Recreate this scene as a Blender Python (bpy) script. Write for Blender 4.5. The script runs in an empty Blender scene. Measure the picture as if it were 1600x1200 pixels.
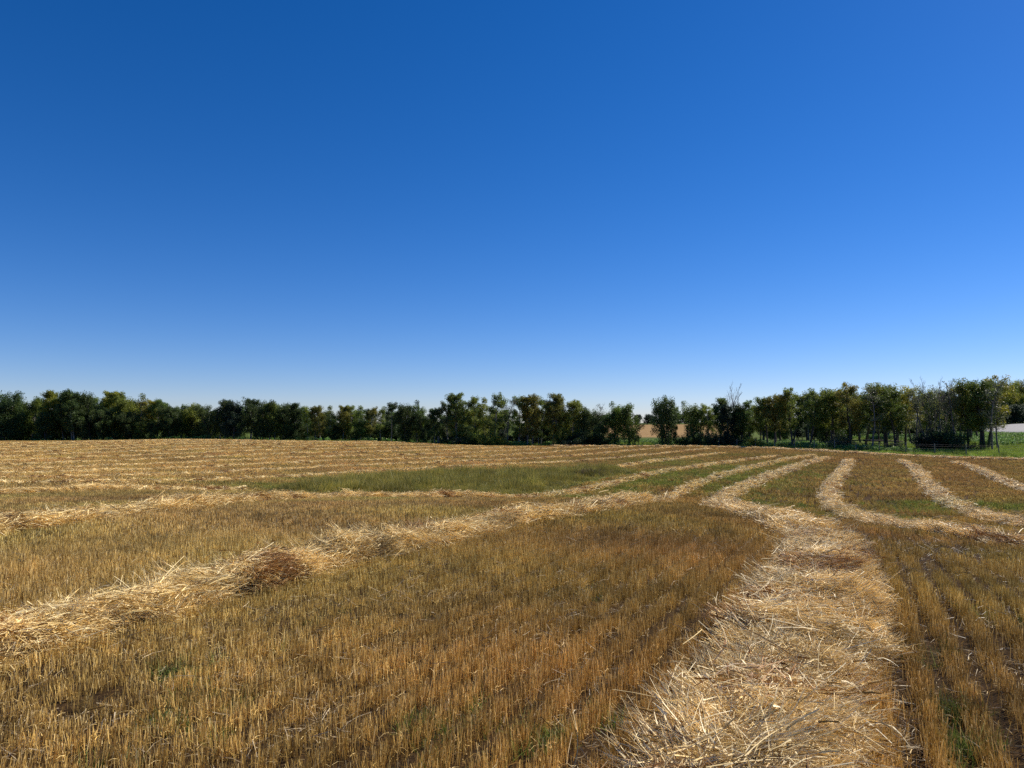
import bpy, math, random
import numpy as np

# ---------------------------------------------------------------- camera, sky, sun, exposure
C = bpy.data.collections.new('field_scene')
bpy.context.scene.collection.children.link(C)
EYE = 1.7
F = 1150.0                                   # focal length in pixels of a 1600 px wide picture
PITCH = math.atan(60 / F)
cam_data = bpy.data.cameras.new('camera')
cam_data.sensor_width = 36.0
cam_data.lens = 36.0 * F / 1600
cam_data.clip_start = 0.1
cam_data.clip_end = 9000
cam = bpy.data.objects.new('camera', cam_data)
cam.location = (0, 0, EYE)
cam.rotation_euler = (math.pi / 2 + PITCH, 0, 0)
C.objects.link(cam)
bpy.context.scene.camera = cam

SUN_EL = math.radians(42)
SUN_AZ = math.radians(62)                    # clockwise from the view direction (+Y) towards +X
SKY_STRENGTH = 0.078
world = bpy.data.worlds.new('World')
bpy.context.scene.world = world
world.use_nodes = True
wn, wl = world.node_tree.nodes, world.node_tree.links
wn.clear()
sky = wn.new('ShaderNodeTexSky')
sky.sky_type = 'NISHITA'
sky.sun_disc = False
sky.sun_elevation = SUN_EL
sky.sun_rotation = SUN_AZ
sky.altitude = 3500
sky.air_density = 1.25
sky.dust_density = 1.6
sky.ozone_density = 4.0
hs = wn.new('ShaderNodeHueSaturation')
hs.inputs['Saturation'].default_value = 1.33
hs.inputs['Value'].default_value = 1.0
bg = wn.new('ShaderNodeBackground')
bg.inputs['Strength'].default_value = SKY_STRENGTH
wo = wn.new('ShaderNodeOutputWorld')
wl.new(sky.outputs[0], hs.inputs['Color'])
tnt = wn.new('ShaderNodeMix'); tnt.data_type = 'RGBA'; tnt.blend_type = 'MULTIPLY'; tnt.inputs[0].default_value = 1
tnt.inputs[7].default_value = (1.0, 0.955, 1.2, 1)
wl.new(hs.outputs[0], tnt.inputs[6])
wl.new(tnt.outputs[2], bg.inputs['Color'])
wl.new(bg.outputs[0], wo.inputs['Surface'])

sl = bpy.data.lights.new('sun', 'SUN')
sl.energy = 5.0
sl.angle = math.radians(0.5)
sl.color = (1.0, 0.93, 0.82)
sun = bpy.data.objects.new('sun', sl)
sun.rotation_euler = (math.pi / 2 - SUN_EL, 0, math.pi - SUN_AZ)
C.objects.link(sun)

vs = bpy.context.scene.view_settings
vs.view_transform = 'Standard'
vs.look = 'None'
vs.exposure = 0.3
vs.gamma = 1.0
vs.use_curve_mapping = False
bpy.context.scene.cycles.use_denoising = False
bpy.context.scene.cycles.max_bounces = 6
bpy.context.scene.cycles.diffuse_bounces = 3
bpy.context.scene.cycles.transmission_bounces = 3
bpy.context.scene.cycles.transparent_max_bounces = 4

rng = np.random.default_rng(7)
random.seed(7)
PI = math.pi

# ---------------------------------------------------------------- helpers
def tag(o, label=None, cat=None, group=None, kind=None):
    if label: o['label'] = label
    if cat: o['category'] = cat
    if group: o['group'] = group
    if kind: o['kind'] = kind
    return o

def link(o, parent=None):
    C.objects.link(o)
    if parent is not None: o.parent = parent
    return o

def mesh_of(name, verts, faces, mats, smooth=False, attrs=None):
    me = bpy.data.meshes.new(name)
    verts = np.asarray(verts, dtype=np.float32)
    if isinstance(faces, np.ndarray):
        nf, k = faces.shape
        me.vertices.add(len(verts)); me.vertices.foreach_set('co', verts.ravel())
        me.loops.add(nf * k); me.loops.foreach_set('vertex_index', faces.ravel().astype(np.int32))
        me.polygons.add(nf); me.polygons.foreach_set('loop_start', np.arange(0, nf * k, k, dtype=np.int32))
        me.update(calc_edges=True)
    else:
        me.from_pydata([tuple(map(float, v)) for v in verts], [], faces)
        me.update()
    for m in (mats if isinstance(mats, (list, tuple)) else [mats]):
        me.materials.append(m)
    if attrs:
        for an, (typ, arr) in attrs.items():
            a = me.attributes.new(an, typ, 'POINT')
            arr = np.asarray(arr, dtype=np.float32)
            if typ == 'FLOAT': a.data.foreach_set('value', arr.ravel())
            elif typ == 'FLOAT_COLOR': a.data.foreach_set('color', arr.ravel())
            elif typ == 'FLOAT_VECTOR': a.data.foreach_set('vector', arr.ravel())
    if smooth:
        me.polygons.foreach_set('use_smooth', np.ones(len(me.polygons), dtype=bool))
    return me

class Waves:
    """smooth random field in the plane, about -1..1"""
    def __init__(s, size, seed, n=14):
        r = np.random.default_rng(seed)
        a = r.uniform(0, 2 * PI, n); k = 2 * PI / (size * r.uniform(.6, 1.8, n))
        s.kx, s.ky, s.p, s.n = np.cos(a) * k, np.sin(a) * k, r.uniform(0, 2 * PI, n), n
    def __call__(s, x, y):
        x = np.asarray(x, float); y = np.asarray(y, float)
        return np.sin(x[..., None] * s.kx + y[..., None] * s.ky + s.p).sum(-1) / math.sqrt(s.n / 2) * .7

def smoothstep(a, b, x):
    t = np.clip((np.asarray(x, float) - a) / (b - a), 0, 1)
    return t * t * (3 - 2 * t)

def inside(poly, x, y):
    x = np.asarray(x, float); y = np.asarray(y, float)
    r = np.zeros(x.shape, bool); n = len(poly)
    for i in range(n):
        x1, y1 = poly[i]; x2, y2 = poly[(i + 1) % n]
        c = ((y1 > y) != (y2 > y)) & (x < (x2 - x1) * (y - y1) / ((y2 - y1) or 1e-9) + x1)
        r ^= c
    return r

def dist_line(pl, x, y):
    """distance of points to a polyline"""
    x = np.asarray(x, float); y = np.asarray(y, float)
    d = np.full(x.shape, 1e9)
    for (x1, y1), (x2, y2) in zip(pl[:-1], pl[1:]):
        L = (x2 - x1) ** 2 + (y2 - y1) ** 2 + 1e-12
        t = np.clip(((x - x1) * (x2 - x1) + (y - y1) * (y2 - y1)) / L, 0, 1)
        d = np.minimum(d, np.hypot(x - x1 - t * (x2 - x1), y - y1 - t * (y2 - y1)))
    return d

def resample(pl, step):
    """smooth a polyline and return evenly spaced points"""
    p = np.asarray(pl, float)
    s = np.concatenate([[0], np.cumsum(np.hypot(*np.diff(p, axis=0).T))])
    q = np.arange(0, s[-1], .25)
    a = np.stack([np.interp(q, s, p[:, 0]), np.interp(q, s, p[:, 1])], 1)
    k = 9
    for _ in range(3):
        pad = np.concatenate([np.repeat(a[:1], k, 0), a, np.repeat(a[-1:], k, 0)])
        c = np.cumsum(np.concatenate([[[0, 0]], pad]), 0)
        w = 2 * k + 1
        b = (c[w:] - c[:-w]) / w
        b[0], b[-1] = a[0], a[-1]
        a = b
    s = np.concatenate([[0], np.cumsum(np.hypot(*np.diff(a, axis=0).T))])
    n = max(2, int(s[-1] / step))
    q = np.linspace(0, s[-1], n + 1)
    return np.stack([np.interp(q, s, a[:, 0]), np.interp(q, s, a[:, 1])], 1)

# ---------------------------------------------------------------- the lie of the land
# surveyed heights (x, y, z) relative to the standing point's eye; a thin plate spline joins them
def _sight(px, py, Y):
    a = (px - 800) / F; b = (600 - py) / F; cp, sp = math.cos(PITCH), math.sin(PITCH)
    d = np.array([a, cp - b * sp, sp + b * cp])
    return d * (Y / d[1])
SURVEY = [(1290,845,13),(1150,797,31),(1300,765,43),(1325,722,72),(1600,857,14.5),(1600,828,23),(1470,780,36),(1600,765,45),
(1600,722,76),(0,1015,5.6),(400,905,8),(700,833,11.7),(900,805,15.5),(1000,787,24),(1120,747,48),(1230,718,76),(0,840,11),
(300,795,18),(600,779,31),(850,781,35),(1000,747,49),(1150,722,72),(0,775,26),(200,769,30),(370,769,35),(950,732,60),
(1125,710,88),(0,757,34),(400,748,46),(640,733,60),(900,724,70),(1075,706,95),(0,690,115),(300,687,120),(600,691,115),
(700,696,112),(900,697,116),(1100,697,116),(1250,702,102),(1400,711,88),(1600,717,80),(0,720,62),(300,716,70),(600,710,82),
(1175,1195,3.85),(600,1150,4.1),(1500,1100,4.6),(1000,690,150),(1030,683,195),(1030,664,380),(1140,683,195),(1500,698,106),
(1580,691,116),(1585,681,145),(1590,664,215)]
_p = [_sight(*c) for c in SURVEY]
for _a in range(0, 360, 30):
    _p.append(np.array([3 * math.sin(math.radians(_a)), 3 * math.cos(math.radians(_a)), -1.7]))
for _a in range(60, 301, 30):
    for _r, _z in ((15, -1.9), (60, -3.2), (200, -3.5)):
        _p.append(np.array([_r * math.sin(math.radians(_a)), _r * math.cos(math.radians(_a)), _z]))
for _q in ((-110,170,-4.5),(-50,175,-4.6),(-10,160,-4.6),(-160,110,-2.6),(-130,60,-2.8),(-60,40,-2.9),(130,80,-3.8),(200,200,-.6),(60,40,-3.2),(30,15,-2.6)):
    _p.append(np.array(_q, float))
for _a in range(0, 360, 20):
    for _r, _z in ((900, -1), (3000, -6)):
        _p.append(np.array([_r * math.sin(math.radians(_a)), _r * math.cos(math.radians(_a)), _z]))
_P = np.array(_p)
def _warp(X, Y):
    r = np.hypot(X, Y) + 1e-9; k = 20 * np.log1p(r / 20) / r
    return np.stack([X * k, Y * k], -1)
def _U(r2): return np.where(r2 > 1e-12, r2 * np.log(np.maximum(r2, 1e-12)) * .5, 0)
_A = _warp(_P[:, 0], _P[:, 1]); _n = len(_A)
_K = _U(((_A[:, None] - _A[None]) ** 2).sum(-1)) + np.eye(_n) * .6
_Q = np.hstack([np.ones((_n, 1)), _A])
_W = np.linalg.solve(np.block([[_K, _Q], [_Q.T, np.zeros((3, 3))]]), np.concatenate([_P[:, 2], np.zeros(3)]))
def H(X, Y):
    X = np.asarray(X, float); Y = np.asarray(Y, float); sh = X.shape
    X = X.ravel(); Y = Y.ravel(); out = np.empty(len(X))
    for i in range(0, len(X), 40000):
        w = _warp(X[i:i + 40000], Y[i:i + 40000])
        d = ((w[:, None, :] - _A) ** 2).sum(-1)
        out[i:i + 40000] = _U(d) @ _W[:_n] + _W[_n] + w[:, 0] * _W[_n + 1] + w[:, 1] * _W[_n + 2]
    return (out + EYE).reshape(sh)
def h1(x, y): return float(H(np.array([x]), np.array([y]))[0])

# field outline (counter the far edge from left to right, then round behind the camera)
EDGE = [(-260,130),(-150,128),(-60,127),(-20,122),(-10,116),(10,117),(31,116.5),(37,108),(41,101),(46,91),(51,85),(58,80),(75,74),(110,66),(180,55)]
FIELD = EDGE + [(220,-120),(-300,-120)]
# tall grass in the wet hollow
HOLLOW = [(-12.5,36.5),(-12,45),(-9.5,51),(-5,55.5),(0,57),(4.5,57.5),(8.6,59.5),(9.5,54),(7,50),(4.6,46),(3,41.5),(1.2,38),(-1.5,36.2),(-4.5,36.4),(-7,35),(-9.5,33.8)]

ROW_AZ = math.radians(25)                    # drill rows run 25 degrees right of the view

# windrow centre lines, metres
LINES = {
 'R': [(-1.6,-2),(.05,1.4),(1.25,3.9),(1.71,4.8),(2.35,6.0),(3.05,7.2),(3.78,8.9),(4.93,11.3),(5.85,13.6),(6.05,16.4),(5.9,17.8),(6.2,21),(7.4,26),(8.5,31),(9.6,35),(11.2,38.6),(14.6,44.5),(22,59),(29,71.3),(33.5,78)],
 'R2': [(10.5,6),(10,11),(9.8,14.5),(9.8,16.8),(10.3,19.4),(11.5,23.7),(13.2,30),(15,35.2),(18.4,43),(23.6,53.4),(30.4,67),(34.2,74.8)],
 'R3': [(16,12),(15.4,18),(15.7,22.9),(17.1,27.2),(20.1,34.3),(24.8,43.8),(30.7,55.5),(36.8,68),(39.8,75.8)],
 'R4': [(24,26),(26.5,36),(31.1,45.4),(37.2,57.5),(42.4,68),(44.8,75)],
 'R5': [(38,44),(43,56),(48.5,67),(51,72)],
 'L1': [(-5.6,1.8),(-4.5,4.2),(-3.9,5.7),(-3.1,7.3),(-2.3,8.9),(-1.75,10.3),(-1.0,11.7),(0,13.4),(1.25,15.5),(2.4,18),(3.4,21.5),(4.3,26),(5.8,32),(9.0,40.2),(13.3,48.6),(21.1,64),(28.3,76),(33.4,82)],
 'L2': [(-10.5,4.5),(-8.8,8),(-7.9,11),(-7.6,13),(-7.6,15.5),(-7.8,18.5),(-7.7,22.5),(-7.0,27.6),(-5.4,31.2),(-3.0,32.8),(-0.4,33.9),(1.5,35.6),(2.7,38),(4.3,41.6),(6.3,45.4),(9.8,51.8),(14.7,60.7),(21.8,72.2),(28.8,81)],
 'L3': [(-21,21.5),(-18.2,25.6),(-16.6,28),(-15.4,31),(-14.3,33.6),(-12.8,36)],
 'L3b': [(8.6,60.2),(10.6,65),(13.9,71.3),(19.6,80.9),(25.5,89)],
}
F1 = [(-44,14),(-33,24),(-23.6,34),(-19.6,38),(-17,42),(-15.2,46.5),(-12.4,52.6),(-8.0,59.6),(-2.6,64.6),(2.4,68),(7,72.5),(13,81),(22.6,96),(28,104)]
def offset_line(pl, d):
    p = resample(pl, 2.0); t = np.gradient(p, axis=0); t /= np.hypot(t[:, 0], t[:, 1])[:, None]
    return p + np.stack([-t[:, 1], t[:, 0]], 1) * d
_edge_in = np.array(EDGE)
def clip_field(p):
    x, y = p[:, 0], p[:, 1]
    ok = inside(FIELD, x, y) & (dist_line(EDGE, x, y) > 5.0) & (np.abs(x) < .86 * y + 14) & (y > 4)
    return p[ok]
LINES['F1'] = clip_field(resample(F1, 2.0))
for _k in range(1, 13):
    LINES['F%d' % (_k + 1)] = clip_field(offset_line(F1, 6.0 * _k))
HEAD = [(6,112.5),(20,112.5),(30,110.5),(35.5,104),(39.5,96.5),(44,87),(49.5,80.8),(57,76),(75,69.5),(95,64)]

CL = {}
for k_, pl_ in LINES.items():
    if len(pl_) > 3: CL[k_] = resample(pl_, .5)
CL['H'] = resample(HEAD, .5)
_cells = {}                                   # distance to the nearest windrow on a lookup raster
GX0, GY0, GS = -110.0, -12.0, 0.25
GNX, GNY = int(230 / GS), int(145 / GS)
RAST = np.full((GNY, GNX), 9.0, dtype=np.float32)
for k_, c_ in CL.items():
    fine = resample(c_, .12)
    R_ = 8
    ix = ((fine[:, 0] - GX0) / GS).astype(int); iy = ((fine[:, 1] - GY0) / GS).astype(int)
    for dx in range(-R_, R_ + 1):
        for dy in range(-R_, R_ + 1):
            jx, jy = ix + dx, iy + dy
            ok = (jx >= 0) & (jx < GNX) & (jy >= 0) & (jy < GNY)
            d = np.hypot(GX0 + (jx + .5) * GS - fine[:, 0], GY0 + (jy + .5) * GS - fine[:, 1])
            np.minimum.at(RAST, (jy[ok], jx[ok]), d[ok].astype(np.float32))
def windrow_dist(x, y):
    jx = np.clip(((x - GX0) / GS).astype(int), 0, GNX - 1); jy = np.clip(((y - GY0) / GS).astype(int), 0, GNY - 1)
    return RAST[jy, jx]

# green regrowth spots in the stubble (x, y, radius x, radius y, strength)
GREEN = [(8.5,46,2.4,3.6,1.0),(11,52,2.2,5,.9),(6.0,41,1.6,3.0,.8),(14.5,50,3,8,.8),(11.5,42,2.2,5,.6),(18,59,3,9,.75),(24,67,4,7,.5),
         (21.5,54,2.0,6,.45),(19.5,33.2,2.6,1.6,1.0),(17.5,31,2.2,2.5,.7),(13.0,27.5,2.0,2.4,.7),(11.6,33.5,1.6,4,.45),
         (21.5,31.5,1.7,1.7,.9),(15,70,5,10,.55),(5.5,68,6,5,.2),(27,85,10,5,.3),(-12,40,4,3.5,.7),(-13,47,2.5,3,.5),(-4,25,.9,.8,.8),(3.0,36.5,2.0,1.5,.9)]
W_g = Waves(1.7, 31); W_g2 = Waves(.6, 32)
def greenness(x, y):
    g = np.zeros(np.shape(x))
    for cx, cy, rx, ry, s in GREEN:
        g = np.maximum(g, s * np.exp(-(((x - cx) / rx) ** 2 + ((y - cy) / ry) ** 2)))
    return np.clip(g * (1 + .35 * W_g(x, y) + .25 * W_g2(x, y)), 0, 1)

# ---------------------------------------------------------------- materials
def new_mat(name):
    m = bpy.data.materials.new(name); m.use_nodes = True
    nt = m.node_tree; nt.nodes.clear()
    return m, nt, nt.nodes, nt.links

def mix_rgb(N, L, fac, a, b, mode='MIX'):
    n = N.new('ShaderNodeMix'); n.data_type = 'RGBA'; n.blend_type = mode
    n.clamp_result = False
    for sock, v in ((n.inputs[0], fac), (n.inputs[6], a), (n.inputs[7], b)):
        if hasattr(v, 'is_output') or hasattr(v, 'links'): L.new(v, sock)
        elif isinstance(v, (tuple, list)): sock.default_value = (*v, 1)[:4]
        else: sock.default_value = v
    return n.outputs[2]

def noise(N, L, scale, detail=4, rough=.6, vec=None):
    n = N.new('ShaderNodeTexNoise'); n.inputs['Scale'].default_value = scale
    n.inputs['Detail'].default_value = detail; n.inputs['Roughness'].default_value = rough
    if vec is None:
        g = N.new('ShaderNodeNewGeometry'); vec = g.outputs['Position']
    L.new(vec, n.inputs['Vector'])
    return n.outputs['Fac']

def ramp(N, L, src, stops):
    r = N.new('ShaderNodeValToRGB'); e = r.color_ramp.elements
    e[0].position, e[0].color = stops[0][0], (*stops[0][1], 1)
    e[1].position, e[1].color = stops[-1][0], (*stops[-1][1], 1)
    for p, c in stops[1:-1]:
        q = e.new(p); q.color = (*c, 1)
    L.new(src, r.inputs[0]); return r.outputs[0]

def attr(N, name, typ='GEOMETRY'):
    a = N.new('ShaderNodeAttribute'); a.attribute_type = typ; a.attribute_name = name
    return a

def blade_material(name, stops, rough=.5, translucent=.25, spec=.4, tinted=True):
    """thin plant matter: colour from a per-blade value times a per-clump tint"""
    m, nt, N, L = new_mat(name)
    v = attr(N, 'var').outputs['Fac']
    col = ramp(N, L, v, stops)
    if tinted:
        t = attr(N, 'tint', 'INSTANCER').outputs['Color']
        col = mix_rgb(N, L, 1.0, col, t, 'MULTIPLY')
    p = N.new('ShaderNodeBsdfPrincipled')
    p.inputs['Roughness'].default_value = rough
    p.inputs['Specular IOR Level'].default_value = spec
    L.new(col, p.inputs['Base Color'])
    tr = N.new('ShaderNodeBsdfTranslucent'); L.new(col, tr.inputs['Color'])
    mx = N.new('ShaderNodeMixShader'); mx.inputs[0].default_value = translucent
    L.new(p.outputs[0], mx.inputs[1]); L.new(tr.outputs[0], mx.inputs[2])
    o = N.new('ShaderNodeOutputMaterial'); L.new(mx.outputs[0], o.inputs['Surface'])
    return m

M_stubble = blade_material('stubble_stalks', [(0, (.14,.080,.022)), (.35, (.37,.245,.068)), (.7, (.66,.47,.155)), (1, (.90,.74,.38))], .55, .2, .25)
M_straw = blade_material('cut_straw', [(0, (.15,.08,.02)), (.25, (.40,.26,.08)), (.5, (.72,.58,.31)), (1, (.90,.82,.62))], .5, .06, .3)
M_grass = blade_material('green_grass', [(0, (.07,.09,.022)), (.5, (.15,.175,.045)), (.85, (.28,.27,.09)), (1, (.46,.40,.19))], .5, .35, .3)
M_weed = blade_material('weed_leaves', [(0, (.03,.06,.015)), (.6, (.07,.12,.03)), (.93, (.16,.21,.08)), (1, (.5,.5,.42))], .5, .3, .3)

def simple(name, col_stops, scale, rough=.8, bump=0, bscale=None):
    m, nt, N, L = new_mat(name)
    c = ramp(N, L, noise(N, L, scale, 6), col_stops)
    p = N.new('ShaderNodeBsdfPrincipled'); p.inputs['Roughness'].default_value = rough
    p.inputs['Specular IOR Level'].default_value = .25
    L.new(c, p.inputs['Base Color'])
    if bump:
        b = N.new('ShaderNodeBump'); b.inputs['Strength'].default_value = .8; b.inputs['Distance'].default_value = bump
        L.new(noise(N, L, bscale or scale, 8), b.inputs['Height']); L.new(b.outputs[0], p.inputs['Normal'])
    o = N.new('ShaderNodeOutputMaterial'); L.new(p.outputs[0], o.inputs['Surface'])
    return m
M_mound = simple('shade_darkened_straw', [(.3, (.045,.026,.012)), (.55, (.12,.075,.03)), (.75, (.24,.16,.07))], 22, .8, .04, 40)  # windrow core, shade painted in: darkened so gaps between bundles look deep
M_bark_pale = simple('pale_aspen_bark', [(.35, (.10,.09,.075)), (.6, (.26,.245,.21)), (.8, (.36,.34,.30))], 3, .8, .01, 9)
M_bark_dark = simple('dark_bark', [(.3, (.035,.03,.024)), (.7, (.10,.085,.07))], 4, .9, .01, 12)
M_dead = simple('weathered_dead_wood', [(.3, (.10,.088,.075)), (.7, (.20,.18,.16))], 5, .9)
M_post = simple('weathered_fence_post', [(.3, (.12,.105,.09)), (.7, (.24,.22,.19))], 12, .9)
M_wire = simple('rusty_fence_wire', [(.3, (.14,.12,.11)), (.7, (.22,.2,.19))], 12, .5)
M_road = simple('pale_gravel', [(.3, (.26,.245,.225)), (.5, (.33,.315,.29)), (.75, (.40,.38,.35))], 1.6, .95, .03, 14)

# tree leaves: hue comes from the tree's own object colour
def leaf_material():
    m, nt, N, L = new_mat('tree_leaves')
    v = attr(N, 'var').outputs['Fac']
    oi = N.new('ShaderNodeObjectInfo')
    br = ramp(N, L, v, [(0, (.5,.55,.55)), (.5, (1,1,.95)), (.88, (1.4,1.4,1.05)), (1, (1.85,1.8,1.05))])
    col = mix_rgb(N, L, 1.0, oi.outputs['Color'], br, 'MULTIPLY')
    big = ramp(N, L, noise(N, L, .35, 3), [(.35, (.85,.88,.9)), (.65, (1.18,1.14,.98))])
    col = mix_rgb(N, L, 1.0, col, big, 'MULTIPLY')
    p = N.new('ShaderNodeBsdfPrincipled'); p.inputs['Roughness'].default_value = .5
    p.inputs['Specular IOR Level'].default_value = .3
    L.new(col, p.inputs['Base Color'])
    tr = N.new('ShaderNodeBsdfTranslucent'); L.new(col, tr.inputs['Color'])
    mx = N.new('ShaderNodeMixShader'); mx.inputs[0].default_value = .42
    L.new(p.outputs[0], mx.inputs[1]); L.new(tr.outputs[0], mx.inputs[2])
    o = N.new('ShaderNodeOutputMaterial'); L.new(mx.outputs[0], o.inputs['Surface'])
    return m
M_leaf = leaf_material()

def ground_material():
    m, nt, N, L = new_mat('farmland_ground')
    z = attr(N, 'zone')                       # R field, G far stubble, B bare dark soil
    sep = N.new('ShaderNodeSeparateColor'); L.new(z.outputs['Color'], sep.inputs[0])
    fine = noise(N, L, 38, 8, .7); mid = noise(N, L, 5, 6, .65); big = noise(N, L, .35, 5, .6)
    soil = ramp(N, L, fine, [(.3, (.022,.015,.010)), (.5, (.055,.036,.020)), (.66, (.14,.09,.04)), (.78, (.34,.24,.11))])
    soil = mix_rgb(N, L, 1.0, soil, ramp(N, L, mid, [(.3, (.7,.7,.72)), (.7, (1.35,1.2,1.0))]), 'MULTIPLY')
    grass = ramp(N, L, mid, [(.3, (.05,.075,.018)), (.55, (.11,.15,.035)), (.75, (.18,.20,.055))])
    grass = mix_rgb(N, L, 1.0, grass, ramp(N, L, big, [(.35, (.7,.75,.7)), (.65, (1.25,1.15,1.0))]), 'MULTIPLY')
    tan = ramp(N, L, big, [(.3, (.25,.15,.065)), (.55, (.33,.21,.09)), (.75, (.38,.26,.12))])
    c = mix_rgb(N, L, sep.outputs[0], grass, soil)
    c = mix_rgb(N, L, sep.outputs[1], c, tan)
    c = mix_rgb(N, L, sep.outputs[2], c, (.06, .042, .03))
    p = N.new('ShaderNodeBsdfPrincipled'); p.inputs['Roughness'].default_value = .95
    p.inputs['Specular IOR Level'].default_value = .04
    L.new(c, p.inputs['Base Color'])
    b = N.new('ShaderNodeBump'); b.inputs['Strength'].default_value = 1; b.inputs['Distance'].default_value = .03
    L.new(noise(N, L, 26, 9, .75), b.inputs['Height']); L.new(b.outputs[0], p.inputs['Normal'])
    o = N.new('ShaderNodeOutputMaterial'); L.new(p.outputs[0], o.inputs['Surface'])
    return m
M_ground = ground_material()

# ---------------------------------------------------------------- ground sheet
def build_ground():
    n = 460
    u = np.linspace(-1, 1, n)
    ax = np.sinh(u * 7.2) / np.sinh(7.2) * 4000
    X, Y = np.meshgrid(ax, ax + 0.0)
    Y = Y + 8
    Z = H(X, Y)
    r = np.hypot(X, Y - 8)
    w = Waves(2.2, 3); w2 = Waves(.5, 4)
    near = np.exp(-r / 60)
    Z = Z + near * (.025 * w(X, Y) + .010 * w2(X, Y))
    V = np.stack([X, Y, Z], -1).reshape(-1, 3)
    idx = np.arange(n * n).reshape(n, n)
    Fq = np.stack([idx[:-1, :-1], idx[:-1, 1:], idx[1:, 1:], idx[1:, :-1]], -1).reshape(-1, 4)
    x, y = V[:, 0], V[:, 1]
    e = dist_line(EDGE, x, y) * np.where(inside(FIELD, x, y), 1, -1)
    fld = smoothstep(-.6, .6, e)
    hol = inside(HOLLOW, x, y) * 1.0
    g = greenness(x, y)
    fld = fld * (1 - .85 * hol) * (1 - .45 * g)
    far = smoothstep(190, 196, y) * (1 - smoothstep(395, 410, y)) * smoothstep(14, 20, x) * (1 - smoothstep(.295, .305, x / np.maximum(y, 1)))
    far = far * (1 - smoothstep(330, 345, y) * 0)
    bare = np.exp(-((x - 146) / 7) ** 2 - ((y - 198) / 12) ** 2) * 1.4
    bare = np.maximum(bare, smoothstep(183, 186, y) * (1 - smoothstep(189, 192, y)) * (x > 10) * (x < 90) * .5)
    col = np.stack([fld, far, np.clip(bare, 0, 1), np.ones_like(fld)], 1)
    me = mesh_of('ground', V, Fq, M_ground, True, {'zone': ('FLOAT_COLOR', col)})
    tag(link(bpy.data.objects.new('ground', me)), kind='structure')
build_ground()

def build_road():
    c = resample([(190,112),(150,122),(124,138),(114.5,152),(113,166),(120,180),(134,198),(155,220),(190,238)], 1.5)
    t = np.gradient(c, axis=0); t /= np.hypot(t[:, 0], t[:, 1])[:, None]
    nrm = np.stack([-t[:, 1], t[:, 0]], 1)
    offs = [-5.2, -4.4, -2, 0, 2, 4.4, 5.2]; lift = [-.25, .10, .16, .20, .16, .10, -.25]
    V, Fq = [], []
    k = len(offs)
    pts = np.concatenate([c + nrm * o for o in offs]); hz = H(pts[:, 0], pts[:, 1]).reshape(k, -1)
    for i in range(len(c)):
        for j in range(k):
            q = c[i] + nrm[i] * offs[j]; V.append((q[0], q[1], hz[j, i] + lift[j] + .08))
    for i in range(len(c) - 1):
        for j in range(k - 1):
            a = i * k + j; Fq.append((a, a + 1, a + k + 1, a + k))
    me = mesh_of('gravel_road', V, np.array(Fq), M_road, True)
    tag(link(bpy.data.objects.new('gravel_road', me)), kind='structure')
build_road()

# ---------------------------------------------------------------- scatter machinery (uncountable plant matter)
def proto_collection(name, meshes):
    col = bpy.data.collections.new(name)
    for i, me in enumerate(meshes):
        col.objects.link(bpy.data.objects.new('%s_%02d' % (name, i), me))
    return col

def scatter(name, pts, rot, scl, idx, tint, col, mat, parent=None):
    n = len(pts)
    me = bpy.data.meshes.new(name)
    me.vertices.add(n); me.vertices.foreach_set('co', np.asarray(pts, np.float32).ravel())
    for an, typ, arr, key in (('rot', 'FLOAT_VECTOR', rot, 'vector'), ('scl', 'FLOAT_VECTOR', scl, 'vector'),
                              ('pick', 'INT', idx, 'value'), ('tint', 'FLOAT_COLOR', tint, 'color')):
        a = me.attributes.new(an, typ, 'POINT')
        a.data.foreach_set(key, np.asarray(arr, np.int32 if typ == 'INT' else np.float32).ravel())
    me.materials.append(mat)
    o = link(bpy.data.objects.new(name, me), parent)
    ng = bpy.data.node_groups.new(name + '_scatter', 'GeometryNodeTree')
    ng.interface.new_socket('Geometry', in_out='INPUT', socket_type='NodeSocketGeometry')
    ng.interface.new_socket('Geometry', in_out='OUTPUT', socket_type='NodeSocketGeometry')
    N, L = ng.nodes, ng.links
    gi = N.new('NodeGroupInput'); go = N.new('NodeGroupOutput')
    ci = N.new('GeometryNodeCollectionInfo'); ci.inputs['Collection'].default_value = col
    ci.inputs['Separate Children'].default_value = True; ci.inputs['Reset Children'].default_value = True
    ip = N.new('GeometryNodeInstanceOnPoints'); ip.inputs['Pick Instance'].default_value = True
    def na(nm, dt):
        q = N.new('GeometryNodeInputNamedAttribute'); q.data_type = dt; q.inputs['Name'].default_value = nm
        return q.outputs['Attribute']
    L.new(gi.outputs[0], ip.inputs['Points']); L.new(ci.outputs[0], ip.inputs['Instance'])
    L.new(na('pick', 'INT'), ip.inputs['Instance Index'])
    er = N.new('FunctionNodeEulerToRotation'); L.new(na('rot', 'FLOAT_VECTOR'), er.inputs[0]); L.new(er.outputs[0], ip.inputs['Rotation'])
    L.new(na('scl', 'FLOAT_VECTOR'), ip.inputs['Scale'])
    L.new(ip.outputs[0], go.inputs[0])
    md = o.modifiers.new('scatter', 'NODES'); md.node_group = ng
    return o

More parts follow.
